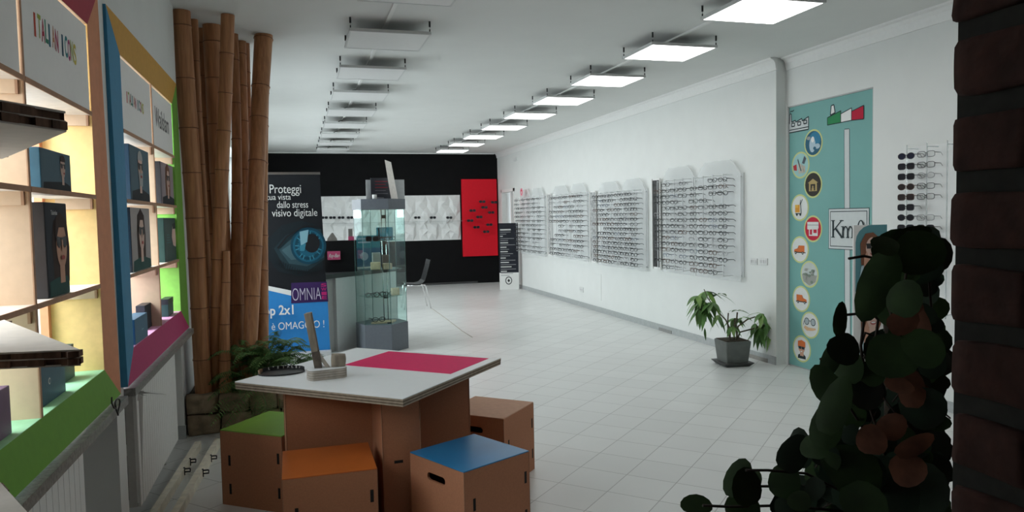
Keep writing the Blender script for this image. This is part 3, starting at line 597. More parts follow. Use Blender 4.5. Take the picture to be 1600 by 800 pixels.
def btext(s, x0, x1, ybase, capz, m_=GREYT, bold=0, sh=0, yoff=.036):
    a, b = ay(x0, ybase, YBN - yoff), ay(x1, ybase, YBN - yoff); text(s, (a.x, YBN - yoff, a.z), FACE_NY, b.x - a.x, capz * YBN / FPX, m_, bn, bold=bold, shear=sh)
btext('Proteggi', 421.5, 470.5, 302, 13); btext('la tua vista', 407, 454.5, 312.5, 8.5); btext('dallo stress', 433, 481.5, 325, 10); btext('visivo digitale', 425, 496, 338.5, 11)
btext('Shop 2x1', 395, 459, 494, 14, PWHITE, .02); btext('\u00e8 OMAGGIO !', 424.5, 507, 516, 11, PWHITE, 0)
btext('OMNIA', 457, 502, 470, 19, flat('pale_lilac', (.55, .50, .62)), -.012)
for k in range(4): btext('SW1E'[k], 501.5 + k * .5, 510 + k * .2, 448 + k * 6.5, 4.8, MAG, .02)
mb = MB(); mb.box(TLx - .01, tr[0] + .005, YBN - .012, YBN + .012, tr[1] - .006, tr[1] + .022); mb.build('top_rail', STEEL, bn)
mb = MB(); mb.box(TLx + .03, br[0] + .012, YBN - .07, YBN + .07, .0, .075, bev=.012); mb.build('base_cassette', mat('silver_cassette', (.60, .61, .62), .35, .3), bn)
MB().tube([(-.08, YBN + .03, .07), (-.10, YBN + .02, tr[1])], .008).build('support_pole', STEEL, bn)

# ------------------------------------------------------------------ reception desk, glass case, chair
u = Vector((.715, .70, 0)).normalized(); v = Vector((-u.y, u.x, 0)); D0 = Vector((.325, 9.0, 0))
dk = thing('reception_desk', 'pale grey reception desk with dark top behind banner and glass case', 'desk', D0.to_tuple(), 0, None, world=True)
DW = mat('pale_laminate', (.58, .60, .60), .45, noise_amt=.02)
def quad(mb, s0, s1, t0, t1, z0, z1): P = [D0 + u * s + v * t for s, t in ((s0, t0), (s1, t0), (s1, t1), (s0, t1))]; mb.prism([(p.x, p.y, z0) for p in P], (0, 0, z1 - z0)); return mb
quad(MB(), .18, 1.35, .045, .55, .0, .90).build('front_panel', DW, dk); quad(MB(), .0, .178, .09, .55, .0, .90).build('side_panel', mat('shaded_laminate', (.40, .41, .40), .45, noise_amt=.02), dk)  # side panel: same desk, shade of the left face put into its colour
quad(MB(), -.02, 1.38, .035, .58, .90, .955).build('desk_top', mat('dark_desk_top', (.03, .03, .032), .35), dk)
HC = Vector((.965, 9.151, 0)); HR = .322
def hexpts(r, z): return [(HC.x + r * math.cos(R(224.5 + 60 * k)), HC.y + r * math.sin(R(224.5 + 60 * k)), z) for k in range(6)]
gc = thing('glass_display_case', 'tall hexagonal glass display case with grey base and cap', 'display case', HC.to_tuple(), 0, None, world=True)
SLATE = mat('slate_laminate', (.11, .125, .145), .45, noise_amt=.05)
MB().prism(hexpts(HR, 0), (0, 0, .335)).build('base', SLATE, gc); MB().prism(hexpts(HR + .005, 1.725), (0, 0, .125)).build('cap', SLATE, gc)
for k in range(6):
    a, b = Vector(hexpts(HR - .012, .335)[k]), Vector(hexpts(HR - .012, .335)[(k + 1) % 6]); n = (((a + b) / 2) - HC); n.z = 0; n.normalize(); e = (b - a).normalized() * .003
    MB().prism([a + e, b - e, b - e + n * .005, a + e + n * .005], (0, 0, 1.39)).build('glass_pane', GREENGLASS, gc)
    MB().tube([a, a + Vector((0, 0, 1.39))], .0035, 5).build('edge_strip', mat('green_glass_edge', (.06, .14, .13), .2), gc)
SHZ = [.66, .99, 1.34]
for z in SHZ: MB().prism([Vector(p) for p in hexpts(HR - .05, z)], (0, 0, .006)).build('glass_shelf', glassy('shelf_glass', (.78, .90, .88)), gc)
for dx in (-.02, .03): MB().tube([(HC.x + dx + .06, HC.y + .1, .335), (HC.x + dx + .06, HC.y + .1, 1.725)], .006).build('support_rod', CHROME, gc)
for z in SHZ + [.335, 1.66]: MB().box(HC.x + .045, HC.x + .095, HC.y + .08, HC.y + .12, z - .045, z - .002).build('clamp', BLACK, gc) if z > .4 else MB().box(HC.x + .045, HC.x + .095, HC.y - .2, HC.y - .16, z, z + .015).build('clamp', BLACK, gc)

# ------------------------------------------------------------------ eyewear: one builder for every pair
def eyewear_mesh(shape, m_frame, m_lens, sun, W=.138, Hh=.046, rr=.0022, tl=.13, half=False, single=True):
    """front faces -Y, temples run to +Y, bridge at the origin"""
    mb = MB(); rims = []; e = {'round': 2.0, 'square': 3.6, 'cat': 2.6}[shape]; a = W * .225; b = Hh / 2; cx = W * .262
    mb.m(m_frame)
    for sg in (-1, 1):
        pts = []
        for k in range(14):
            t = 2 * PI * k / 14; c, s_ = math.cos(t), math.sin(t); x = a * math.copysign(abs(c) ** (2 / e), c); z = b * math.copysign(abs(s_) ** (2 / e), s_)
            if shape == 'cat': z += max(0, x * sg) * .18
            pts.append(Vector((sg * cx + x, -.002, z)))
        mb.ring(pts, rr, 5); rims.append(pts)
    mb.tube([(-cx + a, -.003, .006), (0, -.006, .010), (cx - a, -.003, .006)], rr * 1.1, 5)
    for sg in (-1, 1):
        x = sg * W / 2; mb.tube([(sg * (cx + a), -.001, .010), (x, .004, .010), (x, tl * .72, .010), (x * .97, tl, -.012)], [rr * 1.1, rr * 1.2, rr * .8, rr * .7], 5)
        mb.tube([(sg * .008, .0, -.002), (sg * .006, .006, -.010)], rr * .8, 4)
    lens = MB()
    for pts in rims: (mb.m(m_lens) if single else lens).poly([p for p in pts]) if sun or not single else None
    return mb, lens
FR = [mat('frame_black', (.018, .018, .02), .3), mat('frame_brown', (.09, .045, .03), .3), mat('frame_grey', (.12, .12, .13), .3), mat('frame_steel', (.30, .30, .31), .3, .6), mat('frame_blue', (.03, .06, .12), .3)]
FN = ['black', 'brown', 'dark grey', 'thin metal', 'dark blue']
SUNL = mat('dark_sun_lens', (.02, .022, .028), .12); CLEARL = glassy('clear_lens', (.96, .97, .97))
def eyemeshes():
    out = []
    for sh in ('round', 'square', 'cat'):
        for fi in range(5):
            mb, ln = eyewear_mesh(sh, FR[fi], SUNL, False, rr=.0036 if fi < 3 else .0024); ln.bm.free(); o = mb.build('eyeglasses', None); out.append((o.data, fi, sh)); bpy.data.objects.remove(o)
    return out
EYEM = eyemeshes()
sm, ln = eyewear_mesh('square', FR[0], SUNL, True, rr=.003, Hh=.05); ln.bm.free(); _o = sm.build('sunglasses', None); SUNM = _o.data; bpy.data.objects.remove(_o)

# ------------------------------------------------------------------ wall boards of eyeglasses on the right wall
BOARDS = [  # name in labels, panel px: (x0, ytop0), mid x, (x1,ytop1), bottom px (x0,y),(x1,y); columns px; rows
    ('wall board nearest the potted plant', (1034, 262, 1087, 250, 1157), (1040, 419, 1156, 447), [1027, 1040, 1053, 1066, 1083, 1098, 1113, 1129], 15, (1023, 1032.5)),
    ('wall board second nearest the plant', (933, 287, 970, 276, 1008), (935, 411, 1007, 426), [930, 938, 946, 954, 964, 973, 981, 990], 15, (925, 932)),
    ('wall board third from the plant', (862, 291, 890, 286, 917), (863, 399, 917, 411), [862, 869, 876, 884, 892, 899, 906], 13, (858, 862)),
    ('furthest wall board', (812, 297, 829, 293, 850), (814, 394, 850, 402), [807, 811, 818, 826, 834, 842], 13, None)]
XB = 4.70; count = 0; rnd = random.Random(11)
SKIP = {0: {(0, 0), (0, 4), (0, 5), (3, 3), (3, 7), (3, 6), (2, 5), (12, 2), (13, 7), (14, 0), (14, 3), (14, 7), (9, 3), (12, 0), (4, 0)}, 1: set(), 2: set(), 3: set()}
for bi, (nm, (x0, t0, xm, t1, x1), (bx0, by0, bx1, by1), cols, nrow, strip) in enumerate(BOARDS):
    a, m_, b = ax(x0, t0, XB), ax(xm, t0, XB), ax(x1, t1, XB); zb0, zb1 = ax(bx0, by0, XB).z, ax(bx1, by1, XB).z
    zt_ = (ax((x0 + xm) / 2, t0, XB).z + ax((xm + x1) / 2, t1, XB).z) / 2; zb_ = (zb0 + zb1) / 2
    t = thing('eyewear_wall_board', ['frosted twin-panel eyeglasses board beside light switches', 'frosted twin-panel eyeglasses board, second nearest the potted plant', 'frosted twin-panel eyeglasses board, third from the potted plant', 'frosted eyeglasses board at the far end with pink round sign'][bi], 'display board', (XW, (a.y + b.y) / 2, zb_), 0, 'frosted eyeglasses boards on the right wall', world=True)
    MB().box(XW - .012, XW - .001, b.y + .02, a.y - .02, zb_ + .05, zt_ - .16).build('back_panel', mat('board_back', (.76, .78, .78), .5, noise_amt=.02), t)
    for (ya, yb) in ((a.y, m_.y + .01), (m_.y - .01, b.y)):
        L = ya - yb; q = [(ya, zb_), (yb, zb_), (yb, zt_ - .17), (yb + L * .05, zt_ - .13), (yb + L * .14, zt_ - .045), (yb + L * .22, zt_), (ya - L * .22, zt_), (ya - L * .14, zt_ - .045), (ya - L * .05, zt_ - .13), (ya, zt_ - .17)]
        MB().prism([(XB, y, z) for y, z in q], (.006, 0, 0)).build('front_panel', ACR, t)
    for yy in (a.y - .06, m_.y + .06, m_.y - .06, b.y + .06):
        for zz in (zb_ + .06, zt_ - .2): MB().tube([(XB, yy, zz), (XW - .001, yy, zz)], .008).build('standoff', STEEL, t)
    zr1, zr0 = zt_ - .215, zb_ + .10
    for c in cols:
        p = ax(c, t0 + 60, 4.575); mb = MB(); mb.m(ACR if 0 else mat('acrylic_rod', (.70, .73, .74), .2)); mb.box(4.574, 4.580, p.y - .004, p.y + .004, zr0 - .05, zr1 + .05)
        for zz in (zr0 - .04, zr1 + .04): mb.box(4.576, XB + .003, p.y - .003, p.y + .003, zz - .003, zz + .003)
        mb.build('hanging_rod', None, t)
    if strip:
        p, q = ax(strip[0], t0 + 15, XB + .03), ax(strip[1], t0 + 15, XB + .03); mb = MB(); mb.m(JAMB).box(XW - .06, XW - .04, q.y - .015, p.y + .02, zb_ + .02, zt_ - .12); mb.box(XW - .075, XW, p.y, p.y + .02, zb_ + .02, zt_ - .12)
        mb.build('strip_frame', None, t)
        MB().box(XW - .066, XW - .058, q.y, p.y - .004, zb_ + .05, zt_ - .14).build('dark_mirror_strip', mat('mottled_dark_mirror', (.035, .035, .035), .4, noise_amt=.95, scale=28) if bi == 0 else mat('mottled_grey_mirror', (.42, .43, .43), .4, noise_amt=.5, scale=28), t)
    st_z = (zr1 - zr0) / (nrow - 1)
    if bi == 3:
        o = MB().tube([(4.60, ax(815, 300, 4.6).y, ax(815, 300, 4.6).z), (4.594, ax(815, 300, 4.6).y, ax(815, 300, 4.6).z)], .085, 24, smooth=False); so = o.build('round_sign', flat('pink_sign', (.75, .30, .38)), t)
        mb = MB(); D = Deco(mb, (4.594, ax(815, 300, 4.6).y, ax(815, 300, 4.6).z), (0, -1, 0), (0, 0, 1), (-1, 0, 0)); D.ell(flat('red_ring', (.60, .04, .08)), 0, 0, .055, .055).ell(PWHITE, 0, -.01, .025, .03); mb.build('emblem', None, so, recalc=False)
        bulk = MB()
    for r in range(nrow):
        for ci, c in enumerate(cols):
            if (r, ci) in SKIP[bi] or (bi and rnd.random() < (.12, .16, .14)[bi - 1]): continue
            p = ax(c, t0 + 60, 4.575); z = zr1 - r * st_z; dz = z - .012
            me, fi, sh = EYEM[rnd.choice((0, 0, 0, 5, 5, 5, 10, 10, 1, 2, 6, 7, 3, 8, 4))]
            rot = R(-90) + R(rnd.uniform(0, 24))
            if bi == 3:
                M_ = Matrix.Translation((4.577, p.y, dz)) @ Matrix.Rotation(rot, 4, 'Z'); b2 = bmesh.new(); b2.from_mesh(me); b2.transform(M_); tmp = bpy.data.meshes.new('x'); b2.to_mesh(tmp); b2.free(); bulk.bm.from_mesh(tmp); bpy.data.meshes.remove(tmp); continue
            o = bpy.data.objects.new('eyeglasses', me); COL.objects.link(o); o.location = (4.577, p.y, dz); o.rotation_euler = (R(rnd.uniform(-4, 4)), 0, rot); count += 1
            tag(o, '%s eyeglasses, %s row down, %s column, on %s' % (FN[fi].replace(' ', '-') + '-framed', ordn(r), ordn(ci), nm), 'eyeglasses', 'eyeglasses on ' + nm)
    if bi == 3: bulk.m(FR[0]); tag(bulk.build('eyeglasses_rows', None, recalc=False), 'many tiny rows of dark eyeglasses on the furthest wall board', 'eyeglasses', None, 'stuff')
# switches, outlet, hatch, vents on the right wall
SW = mat('switch_plate', (.70, .71, .70), .4)
def plate(name, label, c0, c1, cat, m_, X=XW, th=.01, extra=None):
    p, q = ax(*c0, X), ax(*c1, X); o = tag(MB().box(X - th, X, q.y, p.y, q.z, p.z, bev=.002).build(name, m_), label, cat)
    if extra: extra(o, p, q)
    return o
def rockers(o, p, q):
    for k in range(3): y = q.y + (p.y - q.y) * (.2 + .3 * k); MB().box(XW - .014, XW - .01, y - .012, y + .012, q.z + .02, p.z - .02).build('rocker', mat('rocker_grey', (.60, .60, .60), .4), o)
plate('light_switch', 'left white light switch plate beside eyeglasses board', (1173, 403), (1184, 414), 'switch', SW, extra=rockers)
plate('light_switch', 'right light switch plate nearest the teal panel', (1187.5, 403), (1200, 414.5), 'switch', SW, extra=rockers)
plate('wall_outlet', 'small white wall outlet low under third eyeglasses board', (906, 448), (912, 457), 'outlet', SW, extra=lambda o, p, q: MB().box(XW - .012, XW - .01, q.y + .02, p.y - .02, q.z + .03, p.z - .03).build('socket', mat('rocker_grey', (.5, .5, .5)), o))
plate('access_hatch', 'flat white hatch cover low on wall under second board', (928, 427), (940, 470), 'hatch', WHITE, th=.006)
plate('floor_vent', 'grey vent grille in baseboard left of the potted plant', (1031, 511), (1051, 523), 'vent', mat('vent_grey', (.26, .26, .25), .5), th=.02)
plate('floor_vent', 'brownish grey vent grille in baseboard behind the potted plant', (1168, 551), (1201, 567), 'vent', mat('vent_brown', (.30, .285, .26), .5), th=.02)
plate('wall_sensor', 'tiny grey sensor high on right wall near back corner', (804, 247), (808, 251), 'sensor', SW, th=.03)

# ------------------------------------------------------------------ back wall: relief panels, red panel, desk things
mb = MB(); rx0, rx1, rz0, rz1 = .535, 3.80, 1.08, 2.16; rnd = random.Random(3)
pn = thing('relief_panels', 'white faceted relief panels on black back wall holding sunglasses', 'wall panel', ((rx0 + rx1) / 2, YB, rz0), 0, None, world=True)
NT = 6; tw = (rx1 - rx0) / NT
for k in range(NT):
    mb = MB(); nx, nz = 6, 8; g = []; rnd = random.Random(7)
    for i in range(nx + 1):
        for j in range(nz + 1):
            e = i in (0, nx) or j in (0, nz); fx = 0 if i in (0, nx) else rnd.uniform(-.3, .3); fz = 0 if j in (0, nz) else rnd.uniform(-.3, .3)
            g.append(mb.bm.verts.new((rx0 + tw * k + tw * (i + fx) / nx, YB - .02 - (.0 if e else rnd.choice((0, .03, .055, .07))), rz0 + (rz1 - rz0) * (j + fz) / nz)))
    for i in range(nx):
        for j in range(nz):
            a, b, c, d = g[i * (nz + 1) + j], g[(i + 1) * (nz + 1) + j], g[(i + 1) * (nz + 1) + j + 1], g[i * (nz + 1) + j + 1]
            (mb.face([a, b, c]), mb.face([a, c, d])) if (i + j) % 2 else (mb.face([a, b, d]), mb.face([b, c, d]))
    mb.box(rx0 + tw * k + .001, rx0 + tw * (k + 1) - .001, YB - .0195, YB - .001, rz0, rz1)
    mb.build('relief_tile', mat('relief_white', (.78, .79, .78), .4, noise_amt=.01), pn)
def backglasses(px, py, lab, grp, Y, sc=1.0, peg=None):
    p = ay(px, py, Y); o = bpy.data.objects.new('sunglasses', SUNM); COL.objects.link(o); o.location = p; o.scale = (sc,) * 3; tag(o, lab, 'sunglasses', grp); return p
MB().box(rx0, rx1, YB - .30, YB - .02, ay(650, 346, YB - .2).z - .012, ay(650, 346, YB - .2).z).build('clear_ledge', glassy('ledge_clear', (.93, .95, .95), haze=.12), pn)
zl = ay(650, 346, YB - .2).z
for i, px in enumerate((507, 519.5, 533, 547, 652, 676.5, 702)):
    p = backglasses(px, 340, 'dark sunglasses on white relief panel, %s from the left in the row' % ordn(i), 'sunglasses along the white relief panels', YB - .17, 1.05); 
    bpy.context.scene.objects
red = thing('red_display_panel', 'tall red wall panel with sunglasses on black back wall', 'display panel', (4.28, YB, .66), 0, None, world=True)
REDM = mat('red_lacquer', (.74, .010, .025), .6, noise_amt=.03, spec=.2)
MB().box(3.84, 4.715, YB - .06, YB, .665, 2.54).build('panel', REDM, red)
RG = [(753.5, 315), (772, 316), (757, 324), (738.5, 329), (767.5, 332), (749, 339), (734.7, 344.7), (764.7, 351), (744.6, 355), (759.7, 362)]
desc = ['top left', 'top right corner', 'just under the top left pair', 'upper left edge', 'right, third down', 'in the middle', 'left edge, lowest of that side', 'right, low', 'lower left of centre', 'lowest of all']
for i, (px, py) in enumerate(RG):
    p = backglasses(px, py, 'dark sunglasses on the red panel, ' + desc[i], 'sunglasses on the red panel', YB - .20, 1.12)
    mb = MB(); mb.m(REDM).tube([(p.x, YB - .06, p.z - .03), (p.x, YB - .2, p.z - .03)], .012, 6); mb.box(p.x - .06, p.x + .06, YB - .2, YB - .17, p.z - .06, p.z - .02); mb.build('peg', None, red)
# things on the desk and the case
def stand_card(name, label, c0, c1, Y, m_, cat, th=.03, fn=None):
    a, b = ay(*c0, Y), ay(*c1, Y); o = tag(MB().box(a.x, b.x, Y, Y + th, b.z, a.z).build(name, m_), label, cat)
    if fn: mb = MB(); D = Deco(mb, (a.x, Y, b.z), (1, 0, 0), (0, 0, 1), (0, -1, 0)); fn(D, b.x - a.x, a.z - b.z, o, a, b); mb.build('printed_front', None, o, recalc=False)
    return o
zd = .955
def cardpx(name, label, x0, x1, ytop, Y, z0, m_, cat, fn=None, th=.02):
    a, b = ay(x0, ytop, Y), ay(x1, ytop, Y); o = tag(MB().box(a.x, b.x, Y, Y + th, z0, a.z).build(name, m_), label, cat)
    if fn: mb = MB(); D = Deco(mb, (a.x, Y, z0), (1, 0, 0), (0, 0, 1), (0, -1, 0)); fn(D, b.x - a.x, a.z - z0, o, a); mb.build('printed_front', None, o, recalc=False)
    return o
PINK = flat('pink_card', (.62, .10, .22))
def rb(D, w, h, o, a):
    D.rect(PINK, .004, w - .004, .004, h - .004); text('Ray-Ban', (a.x + w * .12, 9.345, D.o.z + h * .32), FACE_NY, w * .76, h * .42, PWHITE, o, shear=.25, bold=.01)
dp = ay(520, 393, 9.35)
hz = ay(530, 376, 9.45).z; hx0, hx1 = ay(500, 376, 9.45).x, ay(556.5, 376, 9.45).x
MB().box(hx0, hx1, 9.42, 9.56, zd, hz).build('raised_screen', mat('black_laminate', (.008, .008, .009), .6, spec=.2), dk)
sa, sb = ay(511.5, 393, 9.40), ay(532, 405.5, 9.40)
_o = tag(MB().box(sa.x, sb.x, 9.40, 9.419, sb.z, sa.z).build('brand_sign', PINK), 'small pink sign with white script on the black desk screen', 'sign')
text('Ray-Ban', (sa.x + .015, 9.3985, sb.z + .03), FACE_NY, sb.x - sa.x - .03, .045, PWHITE, _o, shear=.25, bold=.01)
def bluecard(D, w, h, o, a):
    b1, b2 = flat('poster_blue', (.05, .16, .28)), flat('poster_teal', (.04, .25, .32)); D.rect(b1, 0, w, 0, h * .97).rect(b2, 0, w, h * .62, h * .97)
    D.ell(flat('poster_pale', (.45, .50, .62)), w * .35, h * .38, w * .16, h * .12); D.ell(PWHITE, w * .5, h * .08, w * .5, h * .12, t0=PI, t1=2 * PI)
    for k in range(2): D.rect(flat('poster_pale', (.45, .50, .62)), w * .12, w * (.8 - .2 * k), h * (.86 - .1 * k), h * (.90 - .1 * k))
cardpx('counter_card', 'blue poster card standing on desk behind the glass case', 554, 594, 367, 9.72, zd, PWHITE, 'poster card', bluecard)
cardpx('brochure_stand', 'white board standing on top of the glass case', 571.5, 631.5, 281, 9.28, 1.85, mat('pale_grey_board', (.50, .52, .53), .5), 'board')
def dk_print(D, w, h, o, a):
    D.rect(INKC, .003, w - .003, .003, h - .003)
    for k in range(5): D.rect(flat('dim_red', (.25, .03, .04)) if k < 3 else flat('dim_grey', (.16, .16, .17)), w * .2, w * (.8 - .1 * (k % 2)), h * (.82 - .14 * k), h * (.85 - .14 * k))
    D.rect(flat('dim_grey', (.16, .16, .17)), w * .1, w * .6, h * .05, h * .10)
cardpx('framed_card', 'black framed card with red print on top of glass case', 579, 612, 278, 9.22, 1.85, INKC, 'card', dk_print)
# tall leaning card: seen nearly edge on
p0, p1, p2, p3 = ay(601, 250, 9.06), ay(611, 253, 9.12), ay(622, 308, 9.12), ay(611, 308, 9.06)
p2.z = p3.z = 1.851
mb = MB(); n = Vector((.006, 0, .001)); mb.m(mat('cream_card', (.85, .80, .76), .5)).prism([p0, p1 + Vector((0, .05, 0)), p2 + Vector((0, .05, 0)), p3], n); o = tag(mb.build('leaning_card', None), 'tall cream and blue card leaning on top of glass case', 'card')
mb = MB(); f = lambda s, t: p0.lerp(p1 + Vector((0, .05, 0)), s).lerp(p3.lerp(p2 + Vector((0, .05, 0)), s), t) + Vector((-.003, -.003, 0)); mb.m(flat('card_blue', (.20, .25, .50))).poly([f(.1, .66), f(.9, .66), f(.9, .98), f(.1, .98)]); mb.m(flat('card_peach', (.70, .50, .42))).poly([f(.2, .2), f(.8, .2), f(.8, .6), f(.2, .6)]); mb.build('printed_front', None, o, recalc=False)
tag(MB().tube([(HC.x - .06, 9.02, 1.851), (HC.x - .06, 9.02, 1.905)], .028, 14).build('round_dispenser', JAMB), 'tiny white round pot on cap of the glass case', 'pot')
# contents of the case
def in_case(mesh, x, y, z, rz, lab, name='eyeglasses', cat='eyeglasses', sc=1.0):
    o = bpy.data.objects.new(name, mesh); COL.objects.link(o); o.location = (x, y, z + .023 * sc); o.rotation_euler = (0, 0, rz); o.scale = (sc,) * 3; return tag(o, lab, cat, 'eyewear inside the glass case')
Z4, Z3, Z2, Z1 = 1.346, .996, .666, .335
in_case(SUNM, .86, 8.98, Z4, 0, 'brown sunglasses at front left of top shelf, glass case', 'sunglasses', 'sunglasses', 1.15)
in_case(EYEM[0][0], 1.01, 8.99, Z4, .1, 'black round glasses at front right of top shelf, glass case')
in_case(EYEM[5][0], 1.10, 9.22, Z4, .3, 'black square glasses at back right of top shelf, glass case')
in_case(EYEM[0][0], .93, 8.99, Z2, .5, 'black round eyeglasses lying on second lowest shelf of case', sc=1.25)
in_case(EYEM[5][0], 1.05, 9.07, Z2, -.4, 'square eyeglasses beside ball on second lowest shelf of case')
in_case(EYEM[2][0], .83, 9.05, Z2, .2, 'grey eyeglasses at left of second lowest shelf, glass case')
in_case(EYEM[0][0], .91, 8.99, Z1 + .025, .2, 'black eyeglasses on wooden slats at bottom of case', sc=1.2)
WOODP = mat('pale_wood', (.55, .42, .28), .7, noise_amt=.12, scale=25)
for k in range(4): tag(MB().box(.82 + .02 * k, 1.08 + .02 * k, 8.985 + k * .045, 9.02 + k * .045, Z1 + .001, Z1 + .018, rz=.06 * (k - 1)).build('wood_sample', WOODP), 'pale wooden slat on case floor, %s from the front' % ordn(k), 'wood strip', 'wooden strips on the floor of the glass case')
tag(MB().lump((1.13, 9.08, Z2 + .045), (.05, .05, .044), 2, .1, 4).build('wooden_ball', WOODP), 'pale wooden ball on second lowest shelf of case', 'ball')
for i, (x0, x1, y0, h, m_, lb) in enumerate(((.835, .955, 9.0, .09, WOODP, 'tan box at front left of the middle case shelf'), (.87, .97, 9.13, .20, mat('grey_box', (.38, .37, .35), .6), 'grey box standing behind the tan box in case'), (.985, 1.07, 9.12, .17, mat('taupe_box', (.16, .13, .11), .6), 'dark brown box at the centre of the middle case shelf'), (.985, 1.09, 9.0, .07, mat('tan_bag', (.50, .36, .25), .8), 'small tan pouch at front of the middle case shelf'))):
    tag(MB().box(x0, x1, y0, y0 + .07, Z3 + .001, Z3 + h, rz=.08 * (i - 1), bev=.006).build('small_box', m_), lb, 'box')
c = thing('mannequin_frame', 'blue glass eyewear display block on the top shelf of case', 'display block', (1.0, 9.1, Z4), 0, None, world=True)
BG = glassy('blue_block', (.35, .68, .78), haze=.35, hazec=(.06, .22, .30))
MB().box(.925, 1.12, 9.06, 9.14, Z4 + .001, Z4 + .16, bev=.01).build('block', BG, c)
MB().box(.94, .955, 9.04, 9.055, Z4 + .001, Z4 + .15).box(.955, 1.10, 9.04, 9.055, Z4 + .03, Z4 + .045).build('bracket', BLACK, c)
tag(MB().prism([(1.17, 9.15, Z3 + .001), (1.22, 9.15, Z3 + .001), (1.195, 9.15, Z3 + .17)], (0, .04, 0)).build('pyramid_stand', GREENGLASS), 'small clear pointed stand at right of middle case shelf', 'stand')
# grey cone and small pink block on the relief ledge
xp = lambda px: ay(px, 370, 9.45).x
tag(MB().prism([(xp(510.5), 9.44, hz), (xp(527), 9.44, hz), (xp(526), 9.44, hz + .03), (xp(520.5), 9.44, hz + .10), (xp(518.5), 9.44, hz + .10), (xp(511.5), 9.44, hz + .03)], (0, .04, 0)).build('pointed_card', mat('taupe_card', (.24, .22, .20), .6)), 'grey pointed block standing on black desk screen by the banner', 'display block')
mb = MB(); mb.m(mat('taupe_card', (.24, .22, .20))).box(xp(544.5), xp(551), 9.45, 9.49, hz, hz + .145); mb.m(PINK).box(xp(544), xp(555), 9.435, 9.45, hz, hz + .05); tag(mb.build('banded_pillar', None), 'grey pillar with pink band standing on the black desk screen', 'display pillar')
# chair
ch = thing('visitor_chair', 'black shell chair on chrome legs right of the glass case', 'chair', (2.02, 13.1, 0), 0, None, world=True)
mb = MB(); prof = [(1.80, .455), (1.84, .445), (2.0, .435), (2.08, .45), (2.13, .50), (2.17, .62), (2.215, .78), (2.235, .86)]
for (x, z), (x2, z2) in zip(prof, prof[1:]): mb.hexa([(x, 12.87, z), (x2, 12.87, z2), (x2, 13.33, z2), (x, 13.33, z), (x, 12.87, z + .012), (x2 + .004, 12.87, z2 + .012), (x2 + .004, 13.33, z2 + .012), (x, 13.33, z + .012)])
mb.build('seat_shell', BLACK, ch)
for y in (12.9, 13.3):
    MB().tube([(2.12, y, .43), (2.15, y, .40), (2.235, y + .02, .0)], .011).build('leg', CHROME, ch); MB().tube([(1.84, y, .43), (1.80, y, .40), (1.76, y, .0)], .011).build('leg', CHROME, ch)
    MB().tube([(1.82, y, .43), (2.13, y, .425)], .011).build('seat_rail', CHROME, ch)
mb = MB(); mb.tube([az(675, 482, .004), az(700, 500, .004), az(722, 517, .004), az(738, 527, .004)], .005, 5); tag(mb.build('cable', mat('beige_streak', (.42, .38, .32), .6)), 'thin beige cord lying on floor right of the chair', 'streak')  # narrow beige line along the floor
# totem
TA, TB = az(783, 451, 0), az(812, 453, 0); d = Vector((1, -.22, 0)).normalized(); T0 = Vector((4.25, 15.62, 0)); nrm = Vector((d.y, -d.x, 0))
to = thing('price_totem', 'dark floor totem with white text lines and white base', 'totem', T0.to_tuple(), 0, None, world=True)
def tq(mb, s0, s1, z0, z1, th=.03): P = [T0 + d * s0, T0 + d * s1, T0 + d * s1 - nrm * th, T0 + d * s0 - nrm * th]; mb.prism([(p.x, p.y, z0) for p in P], (0, 0, z1 - z0)); return mb
TW = .425
tq(MB(), 0, TW, .0, .375).build('base_panel', PWHITE, to); tq(MB(), 0, TW, .375, 1.47).build('text_panel', flat('totem_dark', (.022, .024, .032)), to)
mb = MB(); D = Deco(mb, T0, d, (0, 0, 1), nrm, step=.0015)
zz = 1.34; LN = [(.33, .03, .62), (.5, .012, .6), (.3, .012, .35), (.13, .022, .15), (.4, .012, .8), (.3, .012, .45), (.42, .022, .45), (.7, .012, .85), (.33, .022, .35), (.4, .012, .5), (.4, .022, .42), (.7, .012, .72), (.5, .012, .55), (.27, .022, .3), (.7, .012, .85), (.43, .022, .48), (.7, .012, .88), (.56, .022, .62), (.7, .012, .88), (.3, .022, .35), (.65, .012, .7), (.3, .012, .5)]
for k, (w0, hh, w1) in enumerate(LN): D.rect(GREYT if hh > .02 else flat('dim_letter', (.30, .30, .31)), .03, .03 + TW * w1 * .9, zz - hh, zz); D.k -= 1; zz -= hh + (.034 if k % 2 else .03)
D.k += 1; D.ell(PBLACK, .2, .20, .075, .09, 24).ell(PWHITE, .2, .20, .058, .07, 24); D.rect(PBLACK, .185, .215, .19, .212).poly(PBLACK, [(.17, .2), (.2, .24), (.23, .2), (.2, .16)]); mb.build('printed_lines', None, to, recalc=False)

# ------------------------------------------------------------------ teal infographic panel in the doorway
TEAL = mat('teal_vinyl', (.185, .41, .385), .55, noise_amt=.03, scale=3, spec=.3)
XP = XD + .012
tp = thing('infographic_panel', 'teal panel with factory drawings, round picture stickers and Km 0 sign', 'wall panel', (XP, (WY0 + WY1) / 2, 0), 0, None, world=True)
MB().box(XP, XP + .008, WY0 + .013, WY1 - .013, .012, WZ - .014).build('vinyl_sheet', TEAL, tp)
OU, OV, ON = (0, -1, 0), (0, 0, 1), (-1, 0, 0)
def q(px, py): v = ax(px, py, XP); return (WY1 - v.y, v.z)
def Q(*pts): return [q(*p) for p in pts]
def deco(): mb = MB(); return mb, Deco(mb, (XP, WY1, 0), OU, OV, ON, step=.0005)
INK = flat('ink_line', (.03, .045, .05)); FG, FRD = flat('flag_green', (.04, .25, .10)), flat('flag_red', (.50, .02, .05)); PALEG = flat('pale_factory', (.62, .66, .66))
